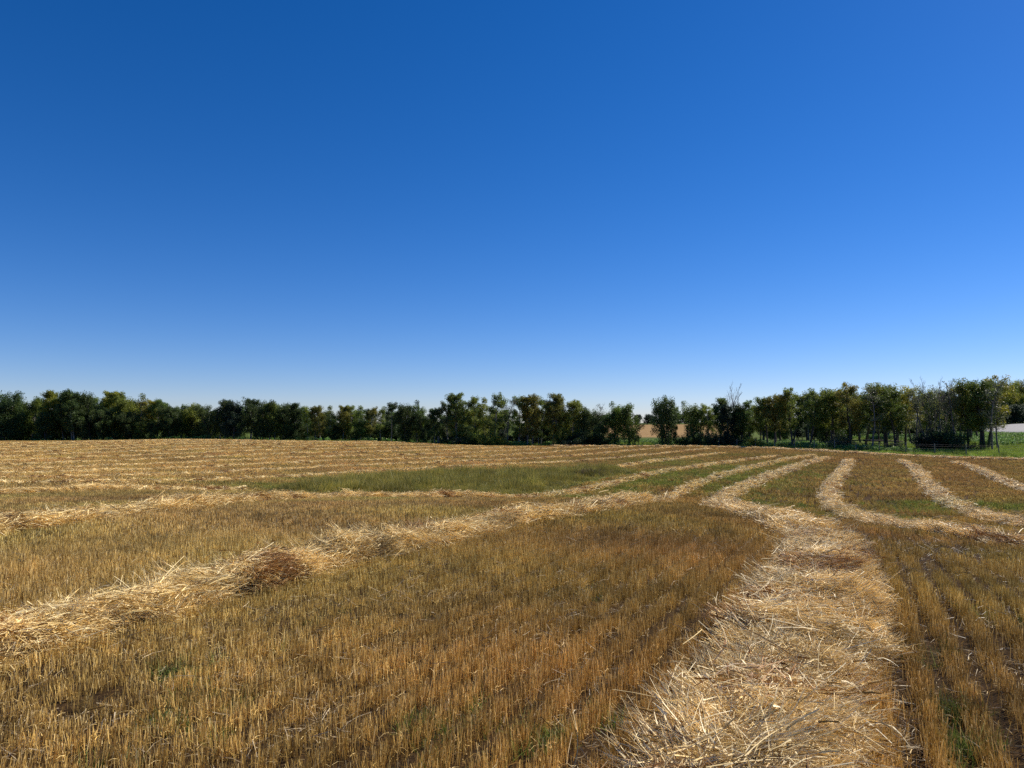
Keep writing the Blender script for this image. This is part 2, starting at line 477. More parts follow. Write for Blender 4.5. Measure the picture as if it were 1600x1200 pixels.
def ribbons(roots, dirs, lengths, widths, var, seg=1, droop=0.0, bend=None, taper=.6, roll=None, r=rng):
    """n flat stalks: roots (n,3), dirs (n,3) unit; returns verts, quads, var"""
    n = len(roots); roots = np.asarray(roots, float); dirs = np.asarray(dirs, float)
    up = np.where(np.abs(dirs[:, 2:3]) > .8, [[1., 0, 0]], [[0, 0, 1.]])
    s = np.cross(dirs, up); s /= np.linalg.norm(s, axis=1)[:, None]
    b = np.cross(s, dirs)
    ro = r.uniform(0, 2 * PI, n) if roll is None else roll
    side = s * np.cos(ro)[:, None] + b * np.sin(ro)[:, None]
    if bend is None: bend = np.zeros((n, 3))
    V = np.empty((n, seg + 1, 2, 3))
    for k in range(seg + 1):
        t = k / seg
        c = roots + dirs * (lengths * t)[:, None] + bend * (t * t)
        c[:, 2] -= droop * lengths * t * t if np.ndim(droop) == 0 else (droop * lengths * t * t)
        w = widths * (1 - (1 - taper) * t) * .5
        V[:, k, 0] = c - side * w[:, None]; V[:, k, 1] = c + side * w[:, None]
    base = (np.arange(n) * (seg + 1) * 2)[:, None]
    Q = []
    for k in range(seg):
        a = base + k * 2
        Q.append(np.concatenate([a, a + 1, a + 3, a + 2], 1))
    return V.reshape(-1, 3), np.concatenate(Q), np.repeat(var, (seg + 1) * 2)

def join(parts):
    V, Q, A, o = [], [], [], 0
    for v, q, a in parts:
        V.append(v); Q.append(q + o); A.append(a); o += len(v)
    return np.concatenate(V), np.concatenate(Q), np.concatenate(A)

def unit(v): return v / np.linalg.norm(v, axis=1)[:, None]

# stubble tufts: a short piece of drill row along +Y
def stubble_piece(n, length, width, hgt, w, seed, lean=.10):
    r = np.random.default_rng(seed)
    cl = r.uniform(-length / 2, length / 2, max(3, n // 5))      # plants with several tillers each
    y = r.choice(cl, n) + r.normal(0, .008, n); x = r.normal(0, width / 2, n)
    d = unit(np.stack([r.normal(0, lean, n), r.normal(0, lean, n), np.ones(n)], 1))
    L_ = hgt * r.uniform(.72, 1.12, n)
    v = np.clip(r.beta(1.3, 1.5, n), 0, 1)
    p = [ribbons(np.stack([x, y, np.full(n, -.02)], 1), d, L_ + .02, np.full(n, w) * r.uniform(.8, 1.3, n), v, 1, r=r, taper=.85)]
    m = n // 3                                                   # broken, leaning and leafy bits
    d = unit(np.stack([r.normal(0, .6, m), r.normal(0, .6, m), r.uniform(.3, 1, m)], 1))
    p.append(ribbons(np.stack([r.normal(0, width / 2, m), r.choice(cl, m), r.uniform(0, hgt * .5, m)], 1), d, hgt * r.uniform(.25, .7, m),
                     np.full(m, w * 1.5), np.clip(r.beta(3, 2, m), 0, 1), 2, droop=.5, r=r, taper=.3))
    V, Q, A = join(p)
    return mesh_of('stubble_piece', V, Q, M_stubble, False, {'var': ('FLOAT', A)})
ST_A = proto_collection('stubble_near', [stubble_piece(62, .14, .085, .128, .0027, 100 + i) for i in range(10)])
ST_B = proto_collection('stubble_mid', [stubble_piece(72, .30, .085, .13, .0052, 120 + i) for i in range(8)])
ST_C = proto_collection('stubble_far', [stubble_piece(46, .60, .075, .135, .016, 140 + i, .15) for i in range(6)])

W_hol = Waves(4, 51)
W_t1, W_t2, W_t3, W_gap, W_h = Waves(14, 11), Waves(3.0, 12), Waves(.7, 13), Waves(.9, 14), Waves(6, 15)
def stubble_zone(name, r0, r1, step, spacing, col, ncol, label):
    ca, sa = math.cos(ROW_AZ), math.sin(ROW_AZ)
    R = r1 * 1.45
    us = np.arange(-R, R, spacing); vs_ = np.arange(-R, R, step)
    U_, V_ = np.meshgrid(us, vs_)
    U_ = U_.ravel(); V_ = V_.ravel()
    x = U_ * ca + V_ * sa; y = -U_ * sa + V_ * ca
    d = np.hypot(x, y)
    keep = (y > -2.5) & (d >= r0) & (d < r1) & (np.abs(x) < .80 * y + 3.0)
    x, y, U_, V_ = x[keep], y[keep], U_[keep], V_[keep]
    wob = .03 * W_h(x, y)
    x = x + wob + rng.normal(0, .006 + .004 * (r0 > 0), len(x)); y = y + rng.normal(0, step * .25, len(x))
    g = greenness(x, y)
    dens = W_gap(x, y) * .6 + W_t2(x, y) * .35
    # row-wise gaps: some rows are thin for long stretches
    rowgap = np.sin(U_ / spacing * 12.9898) * .5 + W_t3(U_ * 3.1, V_ * .22)
    # seams between passes of the drill, wider bare strips on the right-hand side
    right = smoothstep(1.2, 2.6, x - .30 * y)
    gone = (dens < -1.3) | ((rowgap < -1.05 + .22 * right) & (rng.random(len(x)) < .3 + .35 * right))
    wd = windrow_dist(x, y)
    ok = inside(FIELD, x, y) & (dist_line(EDGE, x, y) > .4 + .5 * W_t2(x, y)) & ~inside(HOLLOW, x, y) & (wd > .38) & ~gone & (rng.random(len(x)) > g * .35)
    x, y, g, right = x[ok], y[ok], g[ok], right[ok]
    n = len(x)
    z = H(x, y)
    near = np.exp(-np.hypot(x, y - 8) / 60)
    z = z - .005
    hs_ = 1 + .12 * W_h(x, y) + .10 * W_t2(x, y) + rng.normal(0, .06, n)
    rot = np.stack([rng.normal(0, .05, n), rng.normal(0, .05, n), -ROW_AZ + rng.normal(0, .08 if r0 < 30 else .03, n) + PI * rng.integers(0, 2, n)], 1)
    scl = np.stack([1 + rng.normal(0, .1, n), np.ones(n), np.clip(hs_, .6, 1.4)], 1)
    # tint: pale olive gold on the left, red brown in the middle, golden brown on the right
    t1 = W_t1(x, y); t2 = W_t2(x, y); t3 = W_t3(x, y)
    base = np.array([1.0, .93, .82])[None] * np.ones((n, 1))
    left = smoothstep(1.0, -3.0, x + .0 * y)[:, None]
    base = base * (1 - left) + np.array([1.10, 1.08, 1.06])[None] * left
    midr = (np.exp(-((x - .6) / 2.6) ** 2 - ((y - 7) / 5.5) ** 2))[:, None]
    base = base * (1 - .6 * midr) + np.array([.92, .84, .72])[None] * .6 * midr
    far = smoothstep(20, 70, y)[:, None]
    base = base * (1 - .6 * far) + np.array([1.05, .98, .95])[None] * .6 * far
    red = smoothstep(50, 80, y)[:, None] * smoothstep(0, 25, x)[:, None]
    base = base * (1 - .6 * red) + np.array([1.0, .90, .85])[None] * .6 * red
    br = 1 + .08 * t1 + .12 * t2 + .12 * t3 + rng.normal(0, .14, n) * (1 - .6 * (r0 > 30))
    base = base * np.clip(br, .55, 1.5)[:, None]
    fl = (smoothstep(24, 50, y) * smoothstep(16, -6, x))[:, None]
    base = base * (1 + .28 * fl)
    base[:, 1] *= 1 + .05 * W_h(y, x)
    base = base * (1 - g[:, None] * .8) + np.array([.50, .86, .42])[None] * g[:, None] * .8
    base = base * np.array([[1.04, 1.045, 1.0]])
    tint = np.concatenate([base, np.ones((n, 1))], 1)
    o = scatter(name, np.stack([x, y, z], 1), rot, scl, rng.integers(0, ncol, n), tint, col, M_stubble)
    tag(o, label, 'stubble', kind='stuff')
    print(name, n)
stubble_zone('near_stubble', 0, 12, .105, .25, ST_A, 10, 'golden brown cut stubble standing in drill rows in the foreground')
stubble_zone('middle_stubble', 12, 36, .26, .25, ST_B, 8, 'brown cut stubble on the slope falling away to the hollow')
stubble_zone('far_stubble', 36, 152, .56, .30, ST_C, 6, 'pale brown cut stubble covering the far side of the field up to the trees')

# short loose straw and leaf litter between the rows
def litter_piece(n, R, w, seed, zmax):
    r = np.random.default_rng(seed)
    a = r.uniform(0, 2 * PI, n)
    d = unit(np.stack([np.cos(a), np.sin(a), r.normal(0, .25, n)], 1))
    roots = np.stack([r.uniform(-R, R, n), r.uniform(-R, R, n), r.uniform(.005, zmax, n) ], 1)
    V, Q, A = ribbons(roots, d, r.uniform(.03, .16, n), w * r.uniform(.7, 1.6, n), np.clip(r.beta(3, 2, n), 0, 1), 2, droop=.1, bend=r.normal(0, .02, (n, 3)), r=r)
    return mesh_of('litter_piece', V, Q, M_straw, False, {'var': ('FLOAT', A)})
LIT = proto_collection('litter', [litter_piece(26, .16, .004, 200 + i, .03) for i in range(5)] + [litter_piece(5, .14, .004, 210 + i, .19) for i in range(3)])
def litter():
    n = 4500
    y = 15 * np.sqrt(rng.random(n)) * 1.0; x = rng.uniform(-.82, .82, n) * (y + 1.2)
    ok = inside(FIELD, x, y) & (y > 1); x, y = x[ok], y[ok]; n = len(x)
    dens = W_t3(x, y) > -.5
    x, y = x[dens], y[dens]; n = len(x)
    pick = np.where(rng.random(n) < .8, rng.integers(0, 5, n), rng.integers(5, 8, n))
    br = rng.uniform(.3, .8, n)[:, None] * np.array([[1, .92, .85]])
    o = scatter('straw_litter', np.stack([x, y, H(x, y)], 1), np.stack([rng.normal(0, .05, n), rng.normal(0, .05, n), rng.uniform(0, 6.28, n)], 1),
                np.ones((n, 3)), pick, np.concatenate([br, np.ones((n, 1))], 1), LIT, M_straw)
    tag(o, 'short broken straw littering the dark soil between the nearest stubble rows', 'straw litter', kind='stuff')
litter()

# ---------------------------------------------------------------- windrows
def bundle(n, length, spread, w, seed, heads=True, seg=4, rad=.16, thick=.05):
    """a loose sheaf of bent stalks lying roughly along +Y"""
    r = np.random.default_rng(seed)
    yaw = r.normal(0, spread, n) + (r.random(n) < .10) * r.normal(0, 1.0, n)
    pit = r.normal(.03, .12, n)
    d = unit(np.stack([np.sin(yaw), np.cos(yaw), pit], 1))
    L_ = length * r.uniform(.45, 1.05, n)
    roots = np.stack([r.normal(0, rad, n), r.normal(-length / 2, rad * .8, n), np.abs(r.normal(0, thick, n)) - .01], 1)
    bend = np.stack([r.normal(0, .10, n), r.normal(0, .05, n), r.normal(-.05, .05, n)], 1) * (length / .6)
    var = np.clip(r.beta(2.6, 1.9, n), 0, 1)
    ww = w * r.uniform(.7, 1.4, n)
    P = [ribbons(roots, d, L_, ww, var, seg, droop=.06, bend=bend, taper=.7, r=r)]
    m = n // 3                                                    # torn papery leaves
    yaw = r.uniform(0, 2 * PI, m)
    d2 = unit(np.stack([np.sin(yaw), np.cos(yaw), r.normal(.25, .35, m)], 1))
    P.append(ribbons(np.stack([r.normal(0, rad, m), r.uniform(-length / 2, length / 2, m), np.abs(r.normal(.02, thick, m))], 1), d2,
                     length * r.uniform(.12, .32, m), w * 1.9 * r.uniform(.6, 1.3, m), np.clip(r.beta(5, 1.5, m), 0, 1), 3, droop=.35,
                     bend=r.normal(0, .05, (m, 3)), taper=.15, r=r))
    if heads:                                                     # bearded ears at the stalk ends
        k = n // 3
        tip = roots[:k] + d[:k] * L_[:k, None] + bend[:k]; tip[:, 2] -= .06 * L_[:k]
        dd = unit(d[:k] * L_[:k, None] + 2 * bend[:k])
        for ro in (0, PI / 2):
            P.append(ribbons(tip, dd, np.full(k, .075), np.full(k, .011), np.clip(var[:k] * .7, 0, 1), 2, droop=.2, taper=.5, roll=np.full(k, ro), r=r))
        for q in range(3):
            aw = unit(dd + r.normal(0, .22, (k, 3)))
            P.append(ribbons(tip, aw, np.full(k, .14), np.full(k, .0016), np.clip(var[:k] + .1, 0, 1), 1, r=r))
    V, Q, A = join(P)
    return mesh_of('straw_bundle', V, Q, M_straw, False, {'var': ('FLOAT', A)})
BA = proto_collection('bundle_near', [bundle(46, .34, (.16, .3, .6)[i % 3], .0044, 300 + i, rad=.085, thick=.03) for i in range(9)])
BB = proto_collection('bundle_mid', [bundle(34, .46, (.3, .6)[i % 2], .0085, 320 + i, False, 3, .11, .035) for i in range(6)])
BC = proto_collection('bundle_far', [bundle(22, .46, (.4, .8)[i % 2], .020, 340 + i, False, 2, .12, .04) for i in range(6)])

W_w1, W_w2, W_w3, W_yaw, W_yaw2 = Waves(.9, 41), Waves(.35, 42), Waves(3.5, 43), Waves(1.1, 44), Waves(.4, 45)
def hol_(x, y): return W_w2(x * .95 + 3, y * .95) + .5 * W_yaw2(y * 1.6, x * 1.6)
def windrow(key, label, half=.74, height=.27, group='windrows of cut grain lying across the stubble field', lumpy=1.0, only=None):
    c = CL[key]
    if key in ('L1', 'L2', 'L3'):
        t = np.gradient(c, axis=0); t /= np.hypot(t[:, 0], t[:, 1])[:, None]
        c = c + np.stack([t[:, 1], -t[:, 0]], 1) * .24
    c = resample(c, .12) if min(np.hypot(c[:, 0], c[:, 1])) < 30 else resample(c, .3)
    t = np.gradient(c, axis=0); t /= np.hypot(t[:, 0], t[:, 1])[:, None]
    nrm = np.stack([-t[:, 1], t[:, 0]], 1)
    s = np.arange(len(c))
    hw = half * .60 * (1 + .13 * W_w3(c[:, 0], c[:, 1]) + .08 * W_w1(c[:, 0] + 9, c[:, 1]))
    K = 13
    uu = np.linspace(-1, 1, K)
    def prof(u): return np.clip(1 - np.abs(u) ** 2.6, 0, 1)
    def top(x, y, u, hwid=None):
        return (.05 + .80 * height * prof(u) * (1 + .30 * W_w3(y, x) + lumpy * (.24 * W_w1(x, y) + .20 * W_w2(x, y) - .5 * np.clip(-.2 - hol_(x, y), 0, 1))))
    P = c[:, None, :] + nrm[:, None, :] * (uu[None, :, None] * hw[:, None, None])
    ed = W_w1(P[..., 0] * 1.3, P[..., 1] * 1.3) * .10 * np.abs(uu)[None, :]
    P = P + nrm[:, None, :] * (ed * np.sign(uu)[None, :])[..., None]
    x, y = P[..., 0], P[..., 1]
    g = H(x, y)
    z = np.maximum(g + top(x, y, uu[None, :]) - .11, g - .02)
    z[:, 0] = g[:, 0] - .05; z[:, -1] = g[:, -1] - .05
    z[0, :] = g[0, :] - .05; z[-1, :] = g[-1, :] - .05
    V = np.stack([x, y, z], -1).reshape(-1, 3)
    idx = np.arange(len(c) * K).reshape(len(c), K)
    Q = np.stack([idx[:-1, :-1], idx[:-1, 1:], idx[1:, 1:], idx[1:, :-1]], -1).reshape(-1, 4)
    root = link(bpy.data.objects.new('windrow', mesh_of('windrow', V, Q, M_mound, True)))
    tag(root, label, 'windrow', group)
    # straw
    seglen = np.hypot(*np.diff(c, axis=0).T); S = np.concatenate([[0], np.cumsum(seglen)])
    for lo, hi, dens, col, nc, nm in ((0, 13, 190, BA, 9, 'a'), (13, 34, 85, BB, 6, 'b'), (34, 200, 46, BC, 6, 'c')):
        n = int(S[-1] * 2 * half * dens)
        q = rng.uniform(0, S[-1], n)
        i = np.clip(np.searchsorted(S, q) - 1, 0, len(c) - 2)
        f = (q - S[i]) / seglen[i]
        ctr = c[i] + (c[i + 1] - c[i]) * f[:, None]
        dd = np.hypot(ctr[:, 0], ctr[:, 1]); ok = (dd >= lo) & (dd < hi)
        if not ok.any(): continue
        ctr, tt, nn, hwi = ctr[ok], t[i][ok], nrm[i][ok], hw[i][ok]; n = len(ctr)
        u = np.clip(rng.normal(0, .58, n), -1.0, 1.0)
        x = ctr[:, 0] + nn[:, 0] * u * hwi; y = ctr[:, 1] + nn[:, 1] * u * hwi
        ts = top(x, y, np.clip(u, -1, 1))
        hole = hol_(x, y)
        kp = (hole > -.22 - .35 * (lo > 5) - 2.0 * (lo > 20)) | (rng.random(n) < .07)
        u, x, y, ts, ctr, tt, nn, hwi, hole = u[kp], x[kp], y[kp], ts[kp], ctr[kp], tt[kp], nn[kp], hwi[kp], hole[kp]; n = len(x)
        z = H(x, y) + ts - rng.uniform(0, 1, n) ** 2 * .11 - .01 + .04 * np.clip(hole, -1, 1)
        base = np.arctan2(-tt[:, 0], tt[:, 1])
        yaw = base + (1.9 * W_yaw(x, y) + 1.5 * W_yaw2(x, y) + rng.normal(0, .35, n)) * (1 - .45 * np.clip(np.abs(u), 0, 1) ** 2)
        # bundles follow the shoulder of the mound
        e = .05
        sl = (top(x, y, np.clip(u + e, -1, 1)) - top(x, y, np.clip(u - e, -1, 1))) / (2 * e * hwi)
        ax = yaw - base                          # angle of the bundle to the row
        pitch = np.arctan(np.clip(sl, -.9, .9)) * (-np.sin(ax)) + rng.normal(.03, .11, n)
        rollv = np.arctan(np.clip(sl, -.9, .9)) * np.cos(ax) * .8
        rot = np.stack([pitch, rollv * .8 + rng.normal(0, .2, n), yaw], 1)
        sc = rng.uniform(.75, 1.15, n) * (.78 if lo > 20 else 1)
        br = np.clip(1.14 + .15 * W_w1(x + 5, y) + .13 * W_w2(x, y + 3) + rng.normal(0, .22, n), .38, 1.38)
        left_gold = (key[0] in 'LF') * 1.0
        tn = br[:, None] * (np.array([[1.02, .93, .68]]) if left_gold else np.array([[1.03, .95, .76]]))
        brown = (W_w3(x * 2.3 + 7, y * 2.3) + .5 * W_w1(y, x) > .85) & (rng.random(n) < .75)   # tossed brown clumps
        tn[brown] *= np.array([.52, .38, .28])
        gr = greenness(x, y)[:, None] * .25
        tn = tn * (1 - gr) + np.array([[.6, .8, .5]]) * gr
        o = scatter('straw', np.stack([x, y, z], 1), rot, np.stack([sc, sc, sc], 1), rng.integers(0, nc, n),
                    np.concatenate([tn, np.ones((n, 1))], 1), col, M_straw, root)
        tag(o, kind='stuff')
    return root

windrow('R', 'broad pale straw windrow filling the right foreground then bending left at the knoll', .73, .18, lumpy=1.7)
windrow('L1', 'ragged golden windrow running from the left edge up past the middle of the field', .55, .15, lumpy=1.7)
windrow('L2', 'golden windrow second from the camera on the left, passing just below the tall grass', .68, .15, lumpy=1.5)
windrow('L3', 'short pale windrow on the left ending at the left tip of the tall grass', .56, .13, lumpy=1.4)
windrow('L3b', 'windrow starting at the right tip of the tall green grass', .66, .14, lumpy=1.4)
windrow('R2', 'curved pale windrow right of the big foreground one, leaving the frame at the right edge', .66, .15, lumpy=1.5)
windrow('R3', 'second curved windrow from the right, crossing a yellow green patch', .66, .15, lumpy=1.5)
windrow('R4', 'pale windrow at the far right, entering the frame below the field corner', .66, .14, lumpy=1.5)
windrow('R5', 'short windrow at the far right edge just under the green verge', .70, .14)
windrow('H', 'headland windrow running along the field edge beneath the right hand trees', .85, .16)
ORD = ['nearest thin windrow behind the tall grass, touching its top edge', 'second thin windrow up the far slope, counted from the tall grass',
       'third thin windrow up the far slope, counted from the tall grass', 'fourth thin windrow up the far slope, counted from the tall grass',
       'fifth thin windrow up the far slope, about halfway from the tall grass to the trees', 'sixth thin windrow up the far slope, just past halfway to the trees',
       'faint windrow high on the far slope, sixth below the left treeline', 'faint windrow high on the far slope, fifth below the left treeline',
       'faint windrow high on the far slope, fourth below the left treeline', 'faint windrow high on the far slope, third below the left treeline',
       'faint windrow high on the far slope, second below the left treeline', 'topmost faint windrow on the crest right below the left treeline']
keys = [k for k in ['F%d' % q for q in range(1, 14)] if k in CL and len(CL[k]) > 8]
print('far windrows', len(keys))
for key, lab in zip(keys, ORD):
    windrow(key, lab, .46, .10, lumpy=1.0)

# ---------------------------------------------------------------- grass and weeds
def grass_piece(n, R, h, w, seed, mat=None, lean=.25, seg=3, vb=(2, 2.2)):
    r = np.random.default_rng(seed)
    d = unit(np.stack([r.normal(0, lean, n), r.normal(0, lean, n), np.ones(n)], 1))
    a = r.uniform(0, 2 * PI, n); q = R * np.sqrt(r.random(n))
    L_ = h * r.uniform(.5, 1.15, n)
    V, Q, A = ribbons(np.stack([q * np.cos(a), q * np.sin(a), np.full(n, -.03)], 1), d, L_, w * r.uniform(.7, 1.3, n), np.clip(r.beta(*vb, n), 0, 1), seg,
                      droop=.12, bend=r.normal(0, .16, (n, 3)) * h, taper=.1, r=r)
    return mesh_of('grass_piece', V, Q, mat or M_grass, False, {'var': ('FLOAT', A)})
GR = proto_collection('grass_tall', [grass_piece(44, .26, .62, .030, 400 + i) for i in range(6)])
GL = proto_collection('grass_low', [grass_piece(50, .28, .20, .020, 420 + i) for i in range(5)])
def weed_piece(seed, h=.6, n=70, w=.06):
    r = np.random.default_rng(seed)
    st = 5; P = []
    d = unit(np.stack([r.normal(0, .2, st), r.normal(0, .2, st), np.ones(st)], 1))
    ro = np.stack([r.normal(0, .1, st), r.normal(0, .1, st), np.full(st, -.03)], 1)
    P.append(ribbons(ro, d, np.full(st, h), np.full(st, .02), np.full(st, .3), 1, r=r))
    i = r.integers(0, st, n); t = r.uniform(.1, 1.05, n)
    p = ro[i] + d[i] * (h * t)[:, None] + r.normal(0, .03, (n, 3))
    a = r.uniform(0, 2 * PI, n)
    dl = unit(np.stack([np.cos(a), np.sin(a), r.uniform(-.1, .8, n)], 1))
    P.append(ribbons(p, dl, r.uniform(.07, .2, n), np.full(n, w), np.clip(r.beta(2, 2, n) + (t > .9) * .15, 0, 1), 2, droop=.3, taper=.2, r=r))
    V, Q, A = join(P)
    return mesh_of('weed_piece', V, Q, M_weed, False, {'var': ('FLOAT', A)})
WD = proto_collection('weed_tall', [weed_piece(440 + i) for i in range(6)])

def patch(name, x, y, col, nc, mat, tints, smin, smax, label, cat, hmod=None):
    n = len(x)
    s = rng.uniform(smin, smax, n)
    if hmod is not None: s = s * hmod
    k = rng.random((n, 1)); t = np.array(tints[0])[None] * (1 - k) + np.array(tints[1])[None] * k
    if name == 'tall_slough_grass':
        q = np.clip(.5 + .5 * W_hol(x * .5, y * 1.6) + .3 * W_t3(x, y), 0, 1)[:, None]; t = t * (1 - .65 * q) + np.array([[2.1, 1.65, 1.3]]) * .65 * q
    t = t * (.86 if name == 'tall_slough_grass' else 1) * np.clip(1 + .25 * W_t2(x, y) + .12 * W_t3(x, y), .5, 1.5)[:, None]
    o = scatter(name, np.stack([x, y, H(x, y)], 1), np.stack([rng.normal(0, .08, n), rng.normal(0, .08, n), rng.uniform(0, 6.28, n)], 1),
                np.stack([np.maximum(s, .8), np.maximum(s, .8), s], 1), rng.integers(0, nc, n), np.concatenate([t, np.ones((n, 1))], 1), col, mat)
    tag(o, label, cat, kind='stuff'); print(name, n)
    return o
def rand_in(poly, n):
    p = np.array(poly); x = rng.uniform(p[:, 0].min(), p[:, 0].max(), n); y = rng.uniform(p[:, 1].min(), p[:, 1].max(), n)
    k = inside(poly, x, y); return x[k], y[k]

x, y = rand_in(HOLLOW, 15000)
bd = dist_line(HOLLOW + HOLLOW[:1], x, y)
wd_ = windrow_dist(x, y); k = (wd_ > .8) & (rng.random(len(x)) < .25 + .6 * bd) & ((bd > .9) | (W_t3(x, y) > -.1)); x, y, bd = x[k], y[k], bd[k]
patch('tall_slough_grass', x, y, GR, 6, M_grass, ((1.0, 1.0, .95), (3.0, 2.2, 1.6)), .7, 1.15,
      'tall olive green grass filling the wet hollow in the middle of the field', 'grass', (.35 + .5 * smoothstep(0, 2.4, bd)) * (1 + .22 * W_hol(x, y) + .28 * W_t3(x * .7, y * .7)))

n = 42000
x = rng.uniform(-18, 45, n); y = rng.uniform(22, 96, n)
g = greenness(x, y); k = (rng.random(n) < g * 1.5 - .05) & (windrow_dist(x, y) > .6) & ~inside(HOLLOW, x, y)
patch('green_regrowth', x[k], y[k], GL, 5, M_grass, ((1.1, 1.3, .8), (1.9, 1.75, 1.0)), .45, .85, 'fresh green regrowth showing between the stubble rows beside the hollow', 'regrowth')

# small weeds near the camera
sp = [(2.6,4.5,.25,12),(2.9,5.4,.3,8),(2.35,3.9,.25,14),(-.35,4.2,.35,16),(.3,4.05,.3,16),(-2.2,5.0,.5,18),(-1.9,4.3,.4,16),(4.4,6.6,.3,12),(.9,7.5,.5,6),(-1.2,6.5,.5,8),(2.0,9.5,.5,6),(-3.8,22,.8,16)]
xs, ys = [], []
for cx, cy, r_, m_ in sp:
    xs.append(rng.normal(cx, r_ * .5, m_)); ys.append(rng.normal(cy, r_ * .6, m_))
GS_ = proto_collection('grass_small', [grass_piece(26, .06, .16, .006, 430 + i, lean=.5) for i in range(5)])
patch('stubble_weeds', np.concatenate(xs), np.concatenate(ys), GS_, 5, M_grass, ((.8, 1.0, .8), (1.2, 1.3, 1.0)), .7, 1.2, 'small green weeds among the nearest stubble rows', 'weeds')

# verge outside the field edge
n = 110000
x = rng.uniform(-120, 130, n); y = rng.uniform(60, 160, n)
k = (~inside(FIELD, x, y)) & (np.abs(x) < .8 * y + 4)
x, y = x[k], y[k]; de = dist_line(EDGE, x, y)
k = ((de < 26) | ((x > 70) & (de < 80) & (x < 108))) & (rng.random(len(x)) < np.where(x < -8, .25, 1.0) * (1 - .5 * smoothstep(8, 26, de))); x, y, de = x[k], y[k], de[k]
W_v = Waves(7, 61); v = W_v(x, y)
gk = ((x > 50) & (x < 70)) | (de < 2.2) | (v < -.1)
patch('verge_grass', x[gk], y[gk], GR, 6, M_grass, ((1.2, 1.6, .8), (2.0, 2.2, 1.1)), .5, 1.0, 'bright green verge grass along the field edge below the trees', 'grass',
      (.55 + .35 * smoothstep(0, 6, de[gk])) * (1 + .2 * W_h(x[gk], y[gk])))
patch('verge_weeds', x[~gk], y[~gk], WD, 6, M_weed, ((1.6, 1.9, 1.2), (2.9, 2.9, 2.2)), .7, 1.3, 'tall grey green weeds standing under the right hand trees by the fence', 'weeds')

# ---------------------------------------------------------------- trees
def tube(V, Q, p0, p1, r0, r1, k=5):
    p0 = np.asarray(p0, float); p1 = np.asarray(p1, float)
    d = p1 - p0; L_ = np.linalg.norm(d)
    if L_ < 1e-6: return
    d /= L_; a = np.array([1., 0, 0]) if abs(d[2]) > .8 else np.array([0, 0, 1.])
    s = np.cross(d, a); s /= np.linalg.norm(s); b = np.cross(s, d); o = len(V)
    for p, r in ((p0, r0), (p1, r1)):
        for i in range(k):
            t = 2 * PI * i / k; V.append(p + (s * math.cos(t) + b * math.sin(t)) * r)
    for i in range(k):
        j = (i + 1) % k; Q.append((o + i, o + j, o + k + j, o + k + i))

def stem(V, Q, p, d, L_, r, r_end, R, seg=5, wob=.12, k=5, up=.05):
    """wobbling tapered stem; returns the points along it"""
    pts = [np.array(p, float)]; d = np.array(d, float); rad = [r]
    for i in range(seg):
        d = d + R.normal(0, wob, 3); d[2] += up; d /= np.linalg.norm(d)
        q = pts[-1] + d * L_ / seg; r1 = r + (r_end - r) * (i + 1) / seg
        tube(V, Q, pts[-1], q, rad[-1], r1, k); pts.append(q); rad.append(r1)
    return pts

def leaves(centres, radii, per, size, R, flat=1.15):
    C_ = np.repeat(centres, per, 0); r_ = np.repeat(radii, per)
    n = len(C_)
    d = unit(R.normal(0, 1, (n, 3))); q = r_ * R.random(n) ** .45
    p = C_ + d * q[:, None] * np.array([1, 1, flat])
    nrm = unit(R.normal(0, 1, (n, 3)) + np.array([0, 0, .5]))
    a = np.cross(nrm, unit(R.normal(0, 1, (n, 3)))); a = unit(a); b = np.cross(nrm, a)
    s = size * R.uniform(.6, 1.4, n)[:, None]
    V = np.stack([p - a * s, p + b * s * .55, p + a * s, p - b * s * .55 + nrm * s * .2], 1).reshape(-1, 3)
    Q = np.arange(n * 4).reshape(n, 4)
    cv = np.repeat(R.normal(0, .10, len(centres)), per)
    v = np.clip(R.beta(2, 2.4, n) * .8 + cv + .08, 0, 1)
    return V, Q, np.repeat(v, 4)

